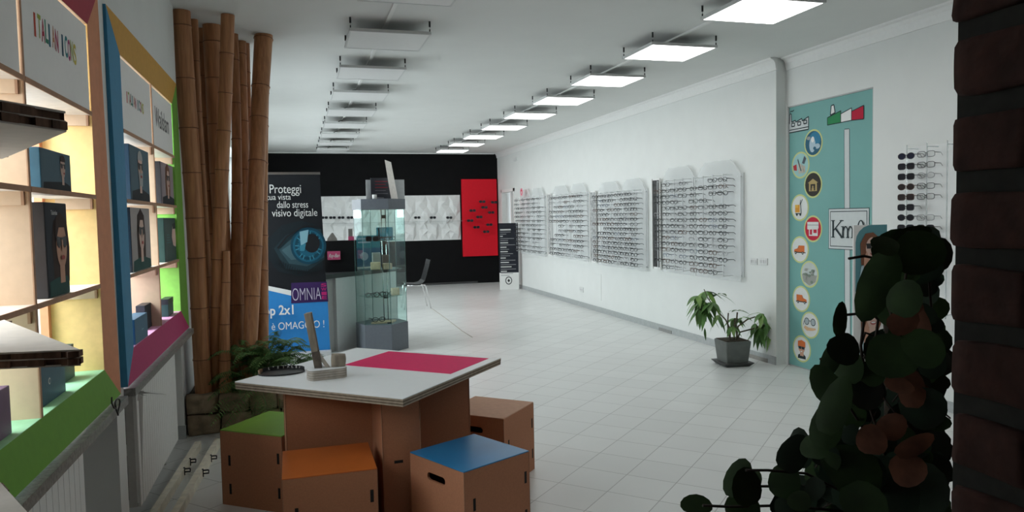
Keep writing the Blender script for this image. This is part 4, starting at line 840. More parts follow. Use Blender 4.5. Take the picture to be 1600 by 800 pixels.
mb, D = deco()
fac = Q((1232.5, 208), (1232.5, 195), (1234, 193), (1234.5, 178), (1236.5, 178), (1237, 191), (1243, 188), (1243.5, 191), (1253, 185), (1253.5, 189), (1263.5, 182), (1263.5, 202))
D.poly(PALEG, fac).line(INK, fac + fac[:1], .011); D.line(INK, Q((1232.5, 204), (1263.5, 198)), .009)
for x, y in ((1239.5, 195), (1249, 193), (1258.5, 190.5)): s_ = Q((x - 2.3, y - 2.2), (x + 2.3, y - 3), (x + 2.3, y + 2.2), (x - 2.3, y + 3)); D.line(INK, s_ + s_[:1], .011)
D.line(INK, Q((1235.5, 176), (1236, 174), (1239, 174), (1241, 172)), .01); mb.build('white_factory_drawing', None, tp, recalc=False)
mb, D = deco()
chim = Q((1297.5, 180), (1299, 165), (1303, 163.5), (1305, 176)); D.poly(PWHITE, chim).line(INK, chim + chim[:1], .011)
a_ = Q((1293, 195.5), (1293, 184), (1314, 173), (1314, 191.5)); b_ = Q((1314, 191.5), (1314, 178), (1331, 168.5), (1331, 188)); c_ = Q((1331, 188), (1331, 174), (1350, 164.5), (1350, 186))
for m_, p_ in ((FG, a_), (PWHITE, b_), (FRD, c_)): D.poly(m_, p_).line(INK, p_ + p_[:1], .008)
mb.build('tricolour_factory_drawing', None, tp, recalc=False)
mb, D = deco(); po = Q((1319.5, 202.5), (1327, 201.5), (1328.5, 560), (1320.5, 556)); D.line(INK, po + po[:1], .012).poly(PALEG, po); mb.build('printed_post', None, tp, recalc=False)
mb, D = deco(); sg = q(1295.5, 388); sg2 = q(1358, 325.5); x0, x1, y0, y1 = sg[0], sg2[0], sg[1], sg2[1]
D.k = 5; D.rect(INK, x0 - .006, x1 + .006, y0 - .006, y1 + .006).rect(PALEG, x0, x1, y0, y1).rect(INK, x0 + .018, x1 - .018, y0 + .02, y1 - .02).rect(PALEG, x0 + .025, x1 - .025, y0 + .027, y1 - .027)
sgn = mb.build('km_sign', None, tp, recalc=False)
# serif letters K m 0 drawn as strokes
mb, D = deco(); D.k = 14; W_ = x1 - x0; cy0, cy1 = y0 + (y1 - y0) * .28, y0 + (y1 - y0) * .72; hh = cy1 - cy0; tk = .022
def ser(x, y, w=.05): D.line(INK, [(x - w / 2, y), (x + w / 2, y)], .008); D.k -= 1
kx = x0 + W_ * .12; D.line(INK, [(kx, cy0), (kx, cy1)], tk).line(INK, [(kx + .01, cy0 + hh * .42), (kx + .115, cy1)], .011).line(INK, [(kx + .035, cy0 + hh * .52), (kx + .125, cy0)], tk)
for x, y in ((kx, cy0), (kx, cy1), (kx + .115, cy1), (kx + .125, cy0)): ser(x, y + (.004 if y == cy0 else -.004))
mx = x0 + W_ * .38; xm = cy0 + hh * .66
for k in range(3): D.line(INK, [(mx + k * .062, cy0), (mx + k * .062, xm - (.0 if k == 0 else .02))], tk * .9); ser(mx + k * .062, cy0 + .004, .04)
for k in range(2): D.line(INK, [(mx + .008 + k * .062, xm - .04), (mx + .025 + k * .062, xm - .004), (mx + .045 + k * .062, xm - .004), (mx + .062 + k * .062, xm - .03)], .012)
ser(mx - .008, xm - .004, .03); zx = x0 + W_ * .83; zc_ = (cy0 + cy1) / 2; D.ell(INK, zx, zc_, .045, hh / 2 * 1.02, 28).ell(PALEG, zx, zc_, .026, hh / 2 * .9, 28)
mb.build('sign_lettering', None, sgn, recalc=False)
LIME = flat('lime_ring', (.60, .65, .28)); CREAM = flat('sticker_white', (.72, .74, .72)); VAN = flat('van_orange', (.66, .17, .05)); SH = flat('shop_red', (.55, .03, .06)); GOLD = flat('barn_tan', (.45, .34, .15)); OLIVE = flat('dark_disc', (.05, .045, .04))
def pic_globe(D, a, b, r):
    D.ell(flat('deep_blue', (.04, .13, .20)), a, b, r, r); D.ell(flat('sea_blue', (.05, .22, .36)), a + r * .2, b + r * .3, r * .7, r * .6); D.ell(flat('hand_pale', (.45, .58, .65)), a - r * .1, b - r * .15, r * .38, r * .62, 16); D.ell(flat('hand_pale', (.45, .58, .65)), a + r * .5, b - r * .3, r * .35, r * .22, 14); D.ell(PWHITE, a - r * .05, b + r * .3, r * .2, r * .25, 14); D.ell(flat('grey_map', (.35, .37, .36)), a - r * .55, b + r * .45, r * .25, r * .15, 12); D.ell(flat('deep_blue', (.04, .13, .20)), a + r * .2, b - r * .45, r * .18, r * .14, 12)
def pic_tools(D, a, b, r):
    D.ell(flat('pale_cyan', (.35, .58, .58)), a, b, r, r); D.poly(flat('tool_red', (.45, .05, .06)), [(a - .95 * r, b), (a - .5 * r, b + .1 * r), (a - .45 * r, b - .45 * r), (a - .85 * r, b - .4 * r)]); D.poly(flat('tool_grey', (.10, .12, .14)), [(a + .2 * r, b + .15 * r), (a + .5 * r, b + .75 * r), (a + .75 * r, b + .5 * r), (a + .5 * r, b + .05 * r)])
    for k in range(4): D.poly(flat('finger_tan', (.60, .48, .38)), [(a - (.3 - .25 * k) * r, b + .2 * r - .1 * k * r), (a - (.15 - .25 * k) * r, b + .2 * r - .1 * k * r), (a + (-.05 + .22 * k) * r, b - .75 * r + .05 * k * r), (a - (.2 - .22 * k) * r, b - .7 * r)])
    D.line(flat('tool_grey', (.10, .12, .14)), [(a - .3 * r, b + .5 * r), (a - .2 * r, b + .2 * r), (a + .1 * r, b - .5 * r)], r * .1)
def pic_barn(D, a, b, r):
    D.ell(OLIVE, a, b, r, r); D.poly(GOLD, [(a - .5 * r, b - .55 * r), (a - .5 * r, b + .15 * r), (a - .65 * r, b + .15 * r), (a, b + .5 * r), (a + .65 * r, b + .15 * r), (a + .5 * r, b + .15 * r), (a + .5 * r, b - .55 * r)]); D.rect(OLIVE, a - .3 * r, a + .3 * r, b - .5 * r, b + .05 * r); D.ell(GOLD, a, b - .2 * r, .1 * r, .12 * r, 10).rect(GOLD, a - .14 * r, a + .14 * r, b - .5 * r, b - .3 * r)
def pic_trolley(D, a, b, r):
    D.ell(CREAM, a, b, r, r); D.rect(flat('box_orange', (.70, .32, .05)), a - .6 * r, a, b - .4 * r, b + .25 * r).rect(flat('box_yellow', (.75, .45, .08)), a - .6 * r, a - .2 * r, b, b + .25 * r); D.line(INK, [(a - .55 * r, b - .5 * r), (a + .2 * r, b - .5 * r), (a + .1 * r, b + .3 * r), (a + .35 * r, b + .7 * r)], .08 * r).line(INK, [(a + .05 * r, b + .25 * r), (a + .1 * r, b + .65 * r)], .07 * r); D.ell(INK, a - .35 * r, b - .58 * r, .12 * r, .12 * r, 12).ell(INK, a + .1 * r, b - .58 * r, .12 * r, .12 * r, 12)
def pic_shop(D, a, b, r):
    D.ell(SH, a, b, r, r); D.rect(CREAM, a - .5 * r, a + .6 * r, b - .6 * r, b + .1 * r).rect(SH, a - .38 * r, a - .1 * r, b - .5 * r, b - .05 * r).rect(SH, a + .08 * r, a + .48 * r, b - .35 * r, b - .05 * r); D.poly(CREAM, [(a - .7 * r, b + .05 * r), (a - .7 * r, b + .58 * r), (a + .72 * r, b + .58 * r), (a + .72 * r, b + .05 * r)]); D.line(flat('tool_grey2', (.3, .3, .3)), [(a - .7 * r, b + .32 * r), (a + .72 * r, b + .32 * r)], .05 * r)
    for k in range(5): D.ell(CREAM, a - .56 * r + .28 * r * k, b + .05 * r, .14 * r, .12 * r, 10)
def pic_van(flip):
    def f(D, a, b, r):
        s = -1 if flip else 1; X = lambda v: a + s * v * r
        D.ell(CREAM, a, b, r, r); D.poly(VAN, [(X(-.6), b - .2 * r), (X(-.6), b + .35 * r), (X(.15), b + .35 * r), (X(.3), b + .1 * r), (X(.7), b), (X(.75), b - .22 * r)]); D.poly(flat('van_glass', (.35, .18, .12)), [(X(.12), b + .1 * r), (X(.14), b + .3 * r), (X(.26), b + .1 * r)]); D.rect(INK, a - .65 * r, a + .75 * r, b - .28 * r, b - .2 * r)
        for k in (-.38, .5): D.ell(INK, X(k), b - .28 * r, .13 * r, .13 * r, 12); D.ell(CREAM, X(k), b - .28 * r, .05 * r, .05 * r, 8)
    return f
def pic_plaza(D, a, b, r):
    D.ell(flat('sky_pale', (.55, .60, .58)), a, b, r, r); g1, g2 = flat('grove_grey', (.22, .27, .22)), flat('stone_grey', (.35, .36, .33)); D.poly(g2, [(a - .95 * r, b - .05 * r), (a + .95 * r, b - .05 * r), (a + .75 * r, b - .62 * r), (a, b - .95 * r), (a - .75 * r, b - .62 * r)]); rnd = random.Random(1)
    for k in range(16): D.ell(g1 if k % 2 else g2, a + rnd.uniform(-.6, .6) * r, b + rnd.uniform(-.65, .5) * r, rnd.uniform(.08, .28) * r, rnd.uniform(.05, .16) * r, 9)
def pic_hand(D, a, b, r):
    D.ell(CREAM, a, b, r, r); D.poly(flat('palm_skin', (.68, .44, .26)), [(a - .8 * r, b - .3 * r), (a - .6 * r, b - .1 * r), (a - .2 * r, b - .22 * r), (a + .7 * r, b - .2 * r), (a + .75 * r, b - .32 * r), (a + .3 * r, b - .45 * r), (a - .4 * r, b - .52 * r)])
    for k in (-.4, .4): D.ell(INK, a + k * r, b + .28 * r, .31 * r, .31 * r, 18).ell(flat('lens_grey', (.40, .46, .48)), a + k * r, b + .28 * r, .25 * r, .25 * r, 18)
    D.line(INK, [(a - .12 * r, b + .35 * r), (a + .12 * r, b + .35 * r)], .05 * r).line(INK, [(a - .7 * r, b + .3 * r), (a - .82 * r, b - .05 * r)], .05 * r)
def pic_man(D, a, b, r):
    D.ell(CREAM, a, b, r, r); D.poly(INK, [(a - .5 * r, b - .84 * r), (a - .45 * r, b - .55 * r), (a - .15 * r, b - .42 * r), (a + .25 * r, b - .42 * r), (a + .5 * r, b - .58 * r), (a + .52 * r, b - .82 * r)]); D.poly(SKIN, [(a - .2 * r, b - .6 * r), (a - .2 * r, b - .2 * r), (a + .25 * r, b - .2 * r), (a + .25 * r, b - .6 * r)]).poly(SKIN, [(a - .42 * r, b + .25 * r), (a - .36 * r, b - .15 * r), (a, b - .38 * r), (a + .36 * r, b - .15 * r), (a + .42 * r, b + .25 * r)]); D.poly(VAN, [(a - .48 * r, b + .2 * r), (a - .46 * r, b + .62 * r), (a, b + .75 * r), (a + .46 * r, b + .62 * r), (a + .48 * r, b + .2 * r)])
    for k in (-.2, .2): D.rect(INK, a + k * r - .18 * r, a + k * r + .17 * r, b - .02 * r, b + .2 * r)
    D.rect(INK, a - .45 * r, a + .45 * r, b + .12 * r, b + .18 * r).ell(CREAM, a, b - .22 * r, .12 * r, .05 * r, 8)
STK = [((1271, 223.5), 21.5, pic_globe, 'sticker showing hands around a blue globe'), ((1251, 258), 21, pic_tools, 'sticker showing tools'), ((1270.5, 288.5), 21, pic_barn, 'sticker with tan barn on black'), ((1250, 324.5), 21, pic_trolley, 'sticker with orange hand trolley'), ((1270.5, 357.5), 21, pic_shop, 'red sticker with white shop front'), ((1250, 390), 21, pic_van(True), 'sticker with orange van facing left'), ((1265, 428.5), 21, pic_plaza, 'sticker with grey view of a square'), ((1252, 467), 20.5, pic_van(False), 'sticker with orange van facing right'), ((1266, 508), 21, pic_hand, 'sticker with spectacles on an open palm'), ((1253, 545), 21, pic_man, 'sticker with red-haired man in dark glasses')]
for (px, py), rr_, fn, lb in STK:
    c0, c1, c2 = q(px, py), q(px, py - rr_), q(px, py + rr_); rad = (c1[1] - c2[1]) / 2
    mb, D = deco(); D.k = 3; D.ell(LIME, c0[0], (c1[1] + c2[1]) / 2, rad, rad, 32); st_ = tag(mb.build('round_sticker', None, tp, recalc=False), lb, None)
    mb, D = deco(); D.k = 5; fn(D, c0[0], (c1[1] + c2[1]) / 2, rad * .88); mb.build('picture', None, st_, recalc=False)

# ------------------------------------------------------------------ sunglasses rack right of the panel
rk = thing('sunglasses_rack', 'clear wall rack holding columns of sunglasses right of teal panel', 'display rack', (XD, 4.9, .75), 0, None, world=True)
RODS = [ax(1416, 300, XD - .12).y, ax(1447, 300, XD - .12).y, ax(1479, 300, XD - .12).y]
for y in RODS:
    mb = MB(); mb.m(glassy('clear_acrylic', (.9, .93, .93), haze=.3, hazec=(.7, .73, .73))).box(XD - .118, XD - .112, y - .004, y + .004, .75, 2.12)
    for z in (.78, 2.09): mb.box(XD - .115, XD, y - .004, y + .004, z - .004, z + .004)
    mb.build('acrylic_rod', None, rk)
MB().box(XD - .004, XD, min(RODS) - .1, max(RODS) + .06, .76, 2.11).build('back_sheet', mat('rack_white', (.80, .81, .80), .5, noise_amt=.01), rk)
BROWNL = mat('brown_sun_lens', (.035, .028, .028), .12); BLUEL = mat('blue_sun_lens', (.02, .025, .05), .12)
cols = [('left', ax(1416, 300, XD - .12).y), ('right', ax(1447, 300, XD - .12).y)]
for ci, (cn, y) in enumerate(cols):
    for r in range(13):
        if ci == 1 and r == 5: continue
        sun = ci == 0 or r in (7, 8, 10, 11); z = ax(1416, 244, XD - .12).z - r * .083
        fm = FR[(0, 0, 0, 1, 1, 0, 0, 0, 0, 1, 0, 0, 1)[r]] if sun else FR[(2, 0, 3, 0, 0, 0, 3)[r % 7]]
        t = thing('sunglasses' if sun else 'eyeglasses', ('dark sunglasses, %s row down, left column of rack beside teal panel' if ci == 0 else ('dark sunglasses' if sun else 'clear eyeglasses') + ', %s row down, right column of rack beside brick pillar') % ordn(r), 'sunglasses' if sun else 'eyeglasses', (XD - .122, y, z), R(-90 + 14), 'pairs on the rack beside the teal panel')
        fmesh, lm = eyewear_mesh('square' if (r + ci) % 3 else 'round', fm, SUNL, sun, rr=.0026, W=.142, Hh=.050 if sun else .044, tl=.105, single=False)
        fmesh.build('frame', None, t); lm.build('lenses', (BLUEL if r == 0 else BROWNL if r in (3, 4) else SUNL) if sun else CLEARL, t)

# ------------------------------------------------------------------ white poster stand with portraits
YS = 4.2
ps = thing('poster_stand', 'white curved-top poster stand with smiling sunglasses portraits behind plant', 'poster stand', (3.82, YS, 0), 0, None, world=True)
a, b = ay(1335, 352, YS), ay(1386, 352, YS); zt_ = a.z
MB().box(a.x - .004, b.x, YS, YS + .012, .02, zt_).build('board', PWHITE, ps); MB().box(a.x - .02, b.x + .02, YS - .12, YS + .14, 0, .02).build('foot', JAMB, ps)
mb = MB(); D = Deco(mb, (a.x, YS, 0), (1, 0, 0), (0, 0, 1), (0, -1, 0)); wv = b.x - a.x; TB = flat('poster_turq', (.12, .30, .33))
def pz(py): return ay(1350, py, YS).z
D.poly(TB, [(.01, pz(455)), (.01, pz(378))] + [(.01 + wv * .48 * (1 - math.cos(t)), pz(378) + (zt_ - pz(378)) * math.sin(t)) for t in (R(20), R(40), R(60), R(80), R(90))] + [(wv, zt_), (wv, pz(455))]); mb.build('upper_picture', None, ps, recalc=False)
def woman(zc_, h, ox, wide):
    mb = MB(); D = Deco(mb, (a.x + ox, YS - .004, zc_), (1, 0, 0), (0, 0, 1), (0, -1, 0)); s = h
    D.poly(HAIRB, [(-.5 * s, -.7 * s), (-.55 * s, .2 * s), (-.3 * s, .62 * s), (.1 * s, .66 * s), (.45 * s, .4 * s), (.5 * s, -.3 * s), (.3 * s, -.7 * s)])
    D.poly(flat('pale_blue_cloth', (.50, .68, .75)), [(-.62 * s, -1.5 * s), (-.5 * s, -.75 * s), (.1 * s, -.6 * s), (.6 * s, -.9 * s), (.7 * s, -1.5 * s)]); D.rect(SKIN2, -.12 * s, .2 * s, -.8 * s, -.3 * s); D.ell(SKIN2, .05 * s, 0, .33 * s, .46 * s)
    for k in (-.13, .22): D.poly(PBLACK, [(k * s - .14 * s, .2 * s), (k * s + .15 * s, .2 * s), (k * s + .12 * s, -.02 * s), (k * s - .1 * s, -.02 * s)])
    D.ell(flat('lips', (.40, .09, .08)), .08 * s, -.22 * s, .15 * s, .08 * s, 14).ell(PWHITE, .08 * s, -.2 * s, .12 * s, .04 * s, 12)
    D.poly(SKIN, [(-.4 * s, -1.1 * s), (-.38 * s, -.4 * s), (-.25 * s, -.1 * s), (-.16 * s, -.35 * s), (-.05 * s, -.9 * s)]); return mb.build('portrait_print', None, ps, recalc=False)
woman(pz(388), .165, wv * .50, 1); woman(pz(497), .165, wv * .52, 1)

# ------------------------------------------------------------------ potted plant by the right wall
PC = Vector((4.36, 6.73, 0)); PR = R(-6)
pp = thing('potted_plant', 'leggy green plant in square grey pot beside teal panel', 'plant', PC.to_tuple(), 0, None, world=True)
def frust(mb, c, w0, w1, z0, z1, rz=PR, bev=.012):
    M_ = Matrix.Rotation(rz, 3, 'Z'); P = [c + M_ @ Vector((sx * w / 2, sy * w / 2, 0)) + Vector((0, 0, z)) for w, z in ((w0, z0), (w1, z1)) for sx, sy in ((-1, -1), (1, -1), (1, 1), (-1, 1))]
    n0 = len(mb.bm.faces); mb.hexa(P); mb.bm.faces.ensure_lookup_table(); bmesh.ops.bevel(mb.bm, geom=list({e for f in mb.bm.faces[n0:] for e in f.edges}), offset=bev, segments=3, affect='EDGES', profile=.5, material=mb.cur); return mb
POT = mat('grey_pot', (.125, .135, .125), .55, noise_amt=.12, scale=12); SAU = mat('dark_saucer', (.05, .05, .048), .5)
frust(MB(), PC, .235, .285, .02, .265).build('pot', POT, pp); frust(MB(), PC, .26, .34, .0, .04, bev=.008).build('saucer', SAU, pp); frust(MB(), PC, .24, .255, .24, .27, bev=.004).build('soil', SOIL, pp)
def pq(px, py, dy=0): return ay(px, py, PC.y + dy)
BR = mat('plant_stem', (.10, .085, .05), .8, noise_amt=.3); LEAF = mat('plant_leaf', (.085, .19, .045), .45, noise_amt=.35, scale=9); LEAF2 = mat('plant_leaf_light', (.19, .33, .08), .45, noise_amt=.3, scale=9)
mb = MB()
br = [[(1140, 537), (1141, 515), (1134, 500), (1120, 485), (1106, 466), (1100, 452)], [(1146, 537), (1148, 515), (1148, 497)], [(1150, 538), (1156, 519), (1175, 514), (1198, 506), (1203, 500)], [(1150, 537), (1153, 510), (1168, 499), (1180, 495)], [(1143, 538), (1138, 520), (1137, 505), (1138, 489)], [(1153, 537), (1150, 512), (1152, 488)]]
for k, b_ in enumerate(br): mb.tube([pq(x, y, (k % 3 - 1) * .03) for x, y in b_], [.010 - .0012 * i for i in range(len(b_))], 6)
mb.build('stems', BR, pp)
mb = MB(); rnd = random.Random(6)
CL = [((1104, 455), 9, .20, -.3), ((1096, 470), 8, .19, -.5), ((1112, 472), 8, .18, -.4), ((1103, 485), 7, .17, -.6), ((1090, 462), 6, .18, -.4), ((1122, 460), 4, .19, -.1), ((1122, 492), 4, .16, -.5), ((1149, 497), 7, .16, -.2), ((1153, 486), 4, .12, .3), ((1145, 510), 6, .14, -.5), ((1160, 496), 4, .13, .0), ((1190, 490), 6, .17, -.2), ((1187, 512), 7, .19, -.6), ((1202, 505), 7, .19, -.6), ((1210, 498), 5, .15, -.3), ((1195, 500), 6, .16, -.5), ((1180, 505), 4, .16, -.7), ((1152, 540), 4, .11, -.5), ((1205, 520), 4, .15, -.8), ((1100, 478), 6, .19, -.8), ((1092, 482), 5, .17, -.8)]
for (px, py), n, L, el in CL:
    c = pq(px, py, rnd.uniform(-.10, .10)); a0 = rnd.uniform(0, 6)
    for k in range(n):
        a = a0 + 2 * PI * k / n + rnd.uniform(-.3, .3); e = el + rnd.uniform(-.45, .35); d_ = Vector((math.cos(a) * math.cos(e), math.sin(a) * math.cos(e) * .8, math.sin(e))); mb.m(LEAF2 if rnd.random() < .32 else LEAF)
        tip = c + d_ * L
        if tip.x > 4.74: d_.x *= .1
        leaf(mb, c, d_, Vector((0, 0, 1)), L * rnd.uniform(.75, 1.05), L * .34, .15, .42, 6)
dl = pq(1101, 512); leaf(mb.m(LEAF), dl, Vector((.1, 0, -1)), Vector((0, 1, 0)), .14, .03, .2, 0); mb.build('leaves', None, pp, recalc=False)

# ------------------------------------------------------------------ table and cardboard stools
TC = Vector((.3975, 4.157, 0)); TA_ = R(-41.2); TZ = .76
tb = thing('display_table', 'square white table with plywood edge and magenta inset on brown cardboard base', 'table', TC.to_tuple(), TA_)
PLY = mat('plywood_edge', (.36, .29, .22), .8, noise_amt=.15, scale=40); PLYD = mat('plywood_dark_ply', (.15, .11, .075), .85, noise_amt=.2, scale=40); TOPW = mat('white_laminate', (.90, .92, .93), .35, noise_amt=.01); MAGT = mat('magenta_laminate', (.80, .008, .13), .6, noise_amt=.03, spec=.2)
hs = .5275; mb = MB(); mb.m(TOPW).box(-hs, hs, -hs, hs, TZ - .004, TZ); mb.build('tabletop', None, tb)
mb = MB()
for k in range(5): mb.m((PLY, PLYD)[k % 2]).box(-hs + .0005 * k, hs - .0005 * k, -hs + .0005 * k, hs - .0005 * k, TZ - .004 - .0072 * (k + 1), TZ - .004 - .0072 * k)
mb.build('plywood_core', None, tb)
IM = Matrix.Rotation(-TA_, 3, 'Z')
def tl(px, py): return IM @ (az(px, py, TZ) - TC)
mg = [tl(*c) for c in ((601, 549), (765, 560), (706, 583), (540, 572))]
cx0 = sum((p for p in mg), Vector()) / 4
# rectangle aligned with the table
xs = sorted([(mg[0].x + mg[1].x) / 2 if 0 else mg[0].x, mg[1].x, mg[2].x, mg[3].x]); ys_ = sorted([mg[0].y, mg[1].y, mg[2].y, mg[3].y])
MB().box((xs[0] + xs[1]) / 2, (xs[2] + xs[3]) / 2, (ys_[0] + ys_[1]) / 2, (ys_[2] + ys_[3]) / 2, TZ - .001, TZ + .0015).build('magenta_inset', MAGT, tb)
BC = Vector((.445, 4.10, 0)); bdir = math.atan2(-.998, .066)
WORLD[tb.name] = (Matrix.Translation(TC) @ Matrix.Rotation(TA_, 4, 'Z')).inverted()
for k, L in enumerate((.40, .455, .40, .545)):
    a = bdir + (0, PI / 2, PI, -PI / 2)[k]; d = Vector((math.cos(a), math.sin(a), 0)); n = Vector((-d.y, d.x, 0)); st0 = .0985 if k in (1, 3) else -.09
    if k == 2: st0 = .0905
    hw_ = .098 if k in (0, 2) else .09
    P = [BC + d * s + n * t for s, t in ((st0, -hw_), (L, -hw_), (L, hw_), (st0, hw_))]
    mb = MB(); mb.m(CARD).prism([(p.x, p.y, 0) for p in P], (0, 0, TZ - .041)); 
    if k == 0:
        e = BC + d * (L + .0006); mb.m(DARK).poly([(e + n * t + Vector((0, 0, z))).to_tuple() for t, z in ((-.04, .36), (.005, .36), (.005, .375), (-.04, .375))])
    mb.m(CARDE)
    for t in (-hw_, hw_): e = BC + d * L + n * t; mb.tube([(e.x, e.y, 0), (e.x, e.y, TZ - .042)], .0025, 4)
    mb.build('base_arm', None, tb)
del WORLD[tb.name]
def stool(label, c, rz, h, s, top, hole=()):
    t = thing('cube_stool', label, 'stool', (c[0], c[1], 0), rz, 'cardboard cube stools around the display table'); b = s / 2; th = .012
    MB().box(-b, b, -b, b, h - .006, h, bev=.002).build('seat_top', top, t)
    # four walls; hole = indices of sides with a grip slot: 0 -Y, 1 +X, 2 +Y, 3 -X
    for k in range(4):
        a = k * PI / 2; M_ = Matrix.Rotation(a, 4, 'Z'); mb = MB(); mb.m(CARD)
        if k in hole:
            y0, y1 = -b, -b + th; w_, hc, r_ = .052, h - .085, .019; seg = [R(-90 + 22.5 * i) for i in range(9)]
            inner = [(w_ + r_ * math.cos(q_), hc + r_ * math.sin(q_)) for q_ in seg] + [(-w_ - r_ * math.cos(q_), hc - r_ * math.sin(q_)) for q_ in seg]
            B_ = b - .0005; outer = [(-B_, 0), (B_, 0), (B_, h - .006), (-B_, h - .006)]; N = len(inner)
            for yv in (y0, y1):
                es = []
                for loop in (inner, outer):
                    vv = [mb.bm.verts.new((x, yv, z)) for x, z in loop]; es += [mb.bm.edges.new((vv[i], vv[(i + 1) % len(vv)])) for i in range(len(vv))]
                bmesh.ops.triangle_fill(mb.bm, edges=es, use_beauty=True)
            vi = [mb.bm.verts.new((x, y0, z)) for x, z in inner]; vb = [mb.bm.verts.new((x, y1, z)) for x, z in inner]
            for i in range(N): mb.face([vi[i], vi[(i + 1) % N], vb[(i + 1) % N], vb[i]])
        else:
            mb.box(-b + .0005, b - .0005, -b, -b + th, 0, h - .006); mb.m(DARK)
            for x, zc_ in ((-b + .06, h * .60), (b - .028, h * .70), (-b + .06, h * .22), (b - .028, h * .25)): mb.poly([(x + dx, -b - .0006, zc_ + dz) for dx, dz in ((-.008, -.03), (.008, -.03), (.008, .03), (-.008, .03))])
        mb.m(CARDE).box(-b - .0005, -b + .003, -b - .0005, -b + .003, 0, h - .006)
        mb.bm.transform(M_); mb.build('side_panel', None, t)
    MB().box(-b + th + .001, b - th - .001, -b + th + .001, b - th - .001, .0, .012).build('inner_floor', CARD, t)
    return t
BT = [mat(n, c_, .35, noise_amt=.08, scale=5) for n, c_ in (('blue_top', (.02, .20, .44)), ('orange_top', (.52, .13, .025)), ('green_top', (.17, .36, .035)))]; TAN = mat('tan_card_top', (.58, .31, .19), .6, noise_amt=.05)
stool('cardboard cube stool with shiny blue top and grip hole', (.79, 3.552), R(-62.9), .43, .424, BT[0], hole=(0,))
stool('cardboard cube stool with orange top in front of table', (.105, 3.665), R(.5), .43, .43, BT[1], hole=(3,))
stool('cardboard cube stool with green top left of the table', (-.165, 4.45), R(-37), .43, .424, BT[2])
stool('cardboard cube stool with plain tan top, behind the blue one', (1.098, 4.361), R(-42.3), .43, .42, TAN, hole=(0,))
# things on the table
od = thing('oval_tray', 'black oval ring stand with pale lettering on table left corner', 'tray', (az(440, 582, TZ) .x, az(440, 582, TZ).y, TZ), 0, None, world=True)
oc = az(440, 583, TZ); mb = MB(); ov = [(oc.x + .125 * math.cos(t), oc.y + .085 * math.sin(t)) for t in [2 * PI * k / 40 for k in range(40)]]
mb.prism([(x, y, TZ + .001) for x, y in ov], (0, 0, .008)); mb.build('base', BLACK, od)
mb = MB(); arc = [R(200 + 7 * k) for k in range(30)]
mb.m(BLACK)
def wall(mb, t0, t1, r, z0, z1, n=24, th=.006):
    T = [t0 + (t1 - t0) * k / n for k in range(n + 1)]
    for p, q_ in zip(T, T[1:]): P = [(oc.x + (.125 - e) * math.cos(t), oc.y + (.085 - e) * math.sin(t)) for t, e in ((p, .002), (q_, .002), (q_, .002 + th), (p, .002 + th))]; mb.prism([(x, y, z0) for x, y in P], (0, 0, z1 - z0))
wall(mb, R(-5), R(150), 0, TZ + .009, TZ + .026); mb.build('back_rim', None, od); mb = MB(); wall(mb, R(150), R(200), 0, TZ + .009, TZ + .024); mb.build('wood_inlay', mat('brown_wood', (.30, .19, .11), .6, noise_amt=.2), od)
for k, chx in enumerate("L'ITALIA"):
    t = R(128 - k * 13); p = Vector((oc.x + .1165 * math.cos(t), oc.y + .0765 * math.sin(t), TZ + .012)); text(chx, p, (R(90), 0, math.atan2(.0765 * math.cos(t), -.1165 * math.sin(t)) + PI), .008 if chx in "'I" else .014, .016, GREYT, od, bold=.01)
gs = thing('wooden_eyewear_display', 'layered wooden block with upright wooden temples standing on the table', 'display block', (az(510, 590, TZ).x, az(510, 590, TZ).y, TZ), 0, None, world=True)
GX = az(511, 590, TZ); dd = Vector((math.cos(R(10)), math.sin(R(10)), 0)); dn = Vector((-dd.y, dd.x, 0)); mb = MB(); hL, hw = .105, .055
out = [GX + dd * (hL - hw * .55) + (dd * math.cos(t) * hw * .55 + dn * math.sin(t) * hw) for t in [R(-90 + 15 * k) for k in range(13)]] + [GX - dd * (hL - hw * .55) + (dd * math.cos(t) * hw * .55 + dn * math.sin(t) * hw) for t in [R(90 + 15 * k) for k in range(13)]]
GREYW = mat('greyish_ply', (.42, .38, .33), .8, noise_amt=.15, scale=40); GREYD = mat('dark_ply_line', (.20, .17, .14), .85)
for k in range(4): mb.m(GREYW).prism([(p.x, p.y, TZ + .001 + k * .013) for p in out], (0, 0, .0105)); mb.m(GREYD).prism([((p.x - GX.x) * .985 + GX.x, (p.y - GX.y) * .985 + GX.y, TZ + .0115 + k * .013) for p in out], (0, 0, .0026))
mb.m(TOPW).prism([(p.x, p.y, TZ + .053) for p in out], (0, 0, .003)); mb.build('layered_base', None, gs)
DRIFT = mat('driftwood', (.33, .28, .22), .8, noise_amt=.4, scale=25, stretch=(1, 1, .2)); ZB_ = TZ + .056
def gp(px, py, off=0): return ay(px, py, GX.y + off)
def slab(mb, c0, c1, wd, th, yo): 
    p, q_ = gp(*c0, yo), gp(*c1, yo); d = (q_ - p).normalized(); n = Vector((-d.z, 0, d.x)); mb.prism([p - n * wd / 2, q_ - n * wd / 2, q_ + n * wd / 2, p + n * wd / 2], (0, th, 0)); return mb
for k, (yo, c_) in enumerate(((.0, DRIFT), (.020, GREYW))): slab(MB(), (498 + k * 2, 583 - k * 3), (480 + k * 2.5, 490 - k * 1.5), .034, .016, yo).build('temple', c_, gs)
slab(MB(), (499, 584), (493, 550), .04, .05, -.01).build('hinge_block', mat('dark_wood', (.10, .08, .065), .8, noise_amt=.4), gs)
slab(MB(), (518, 582), (497, 553), .018, .03, -.005).build('brace', GREYW, gs); slab(MB(), (507, 584), (522, 579), .03, .02, -.02).build('rubber_pad', BLACK, gs)
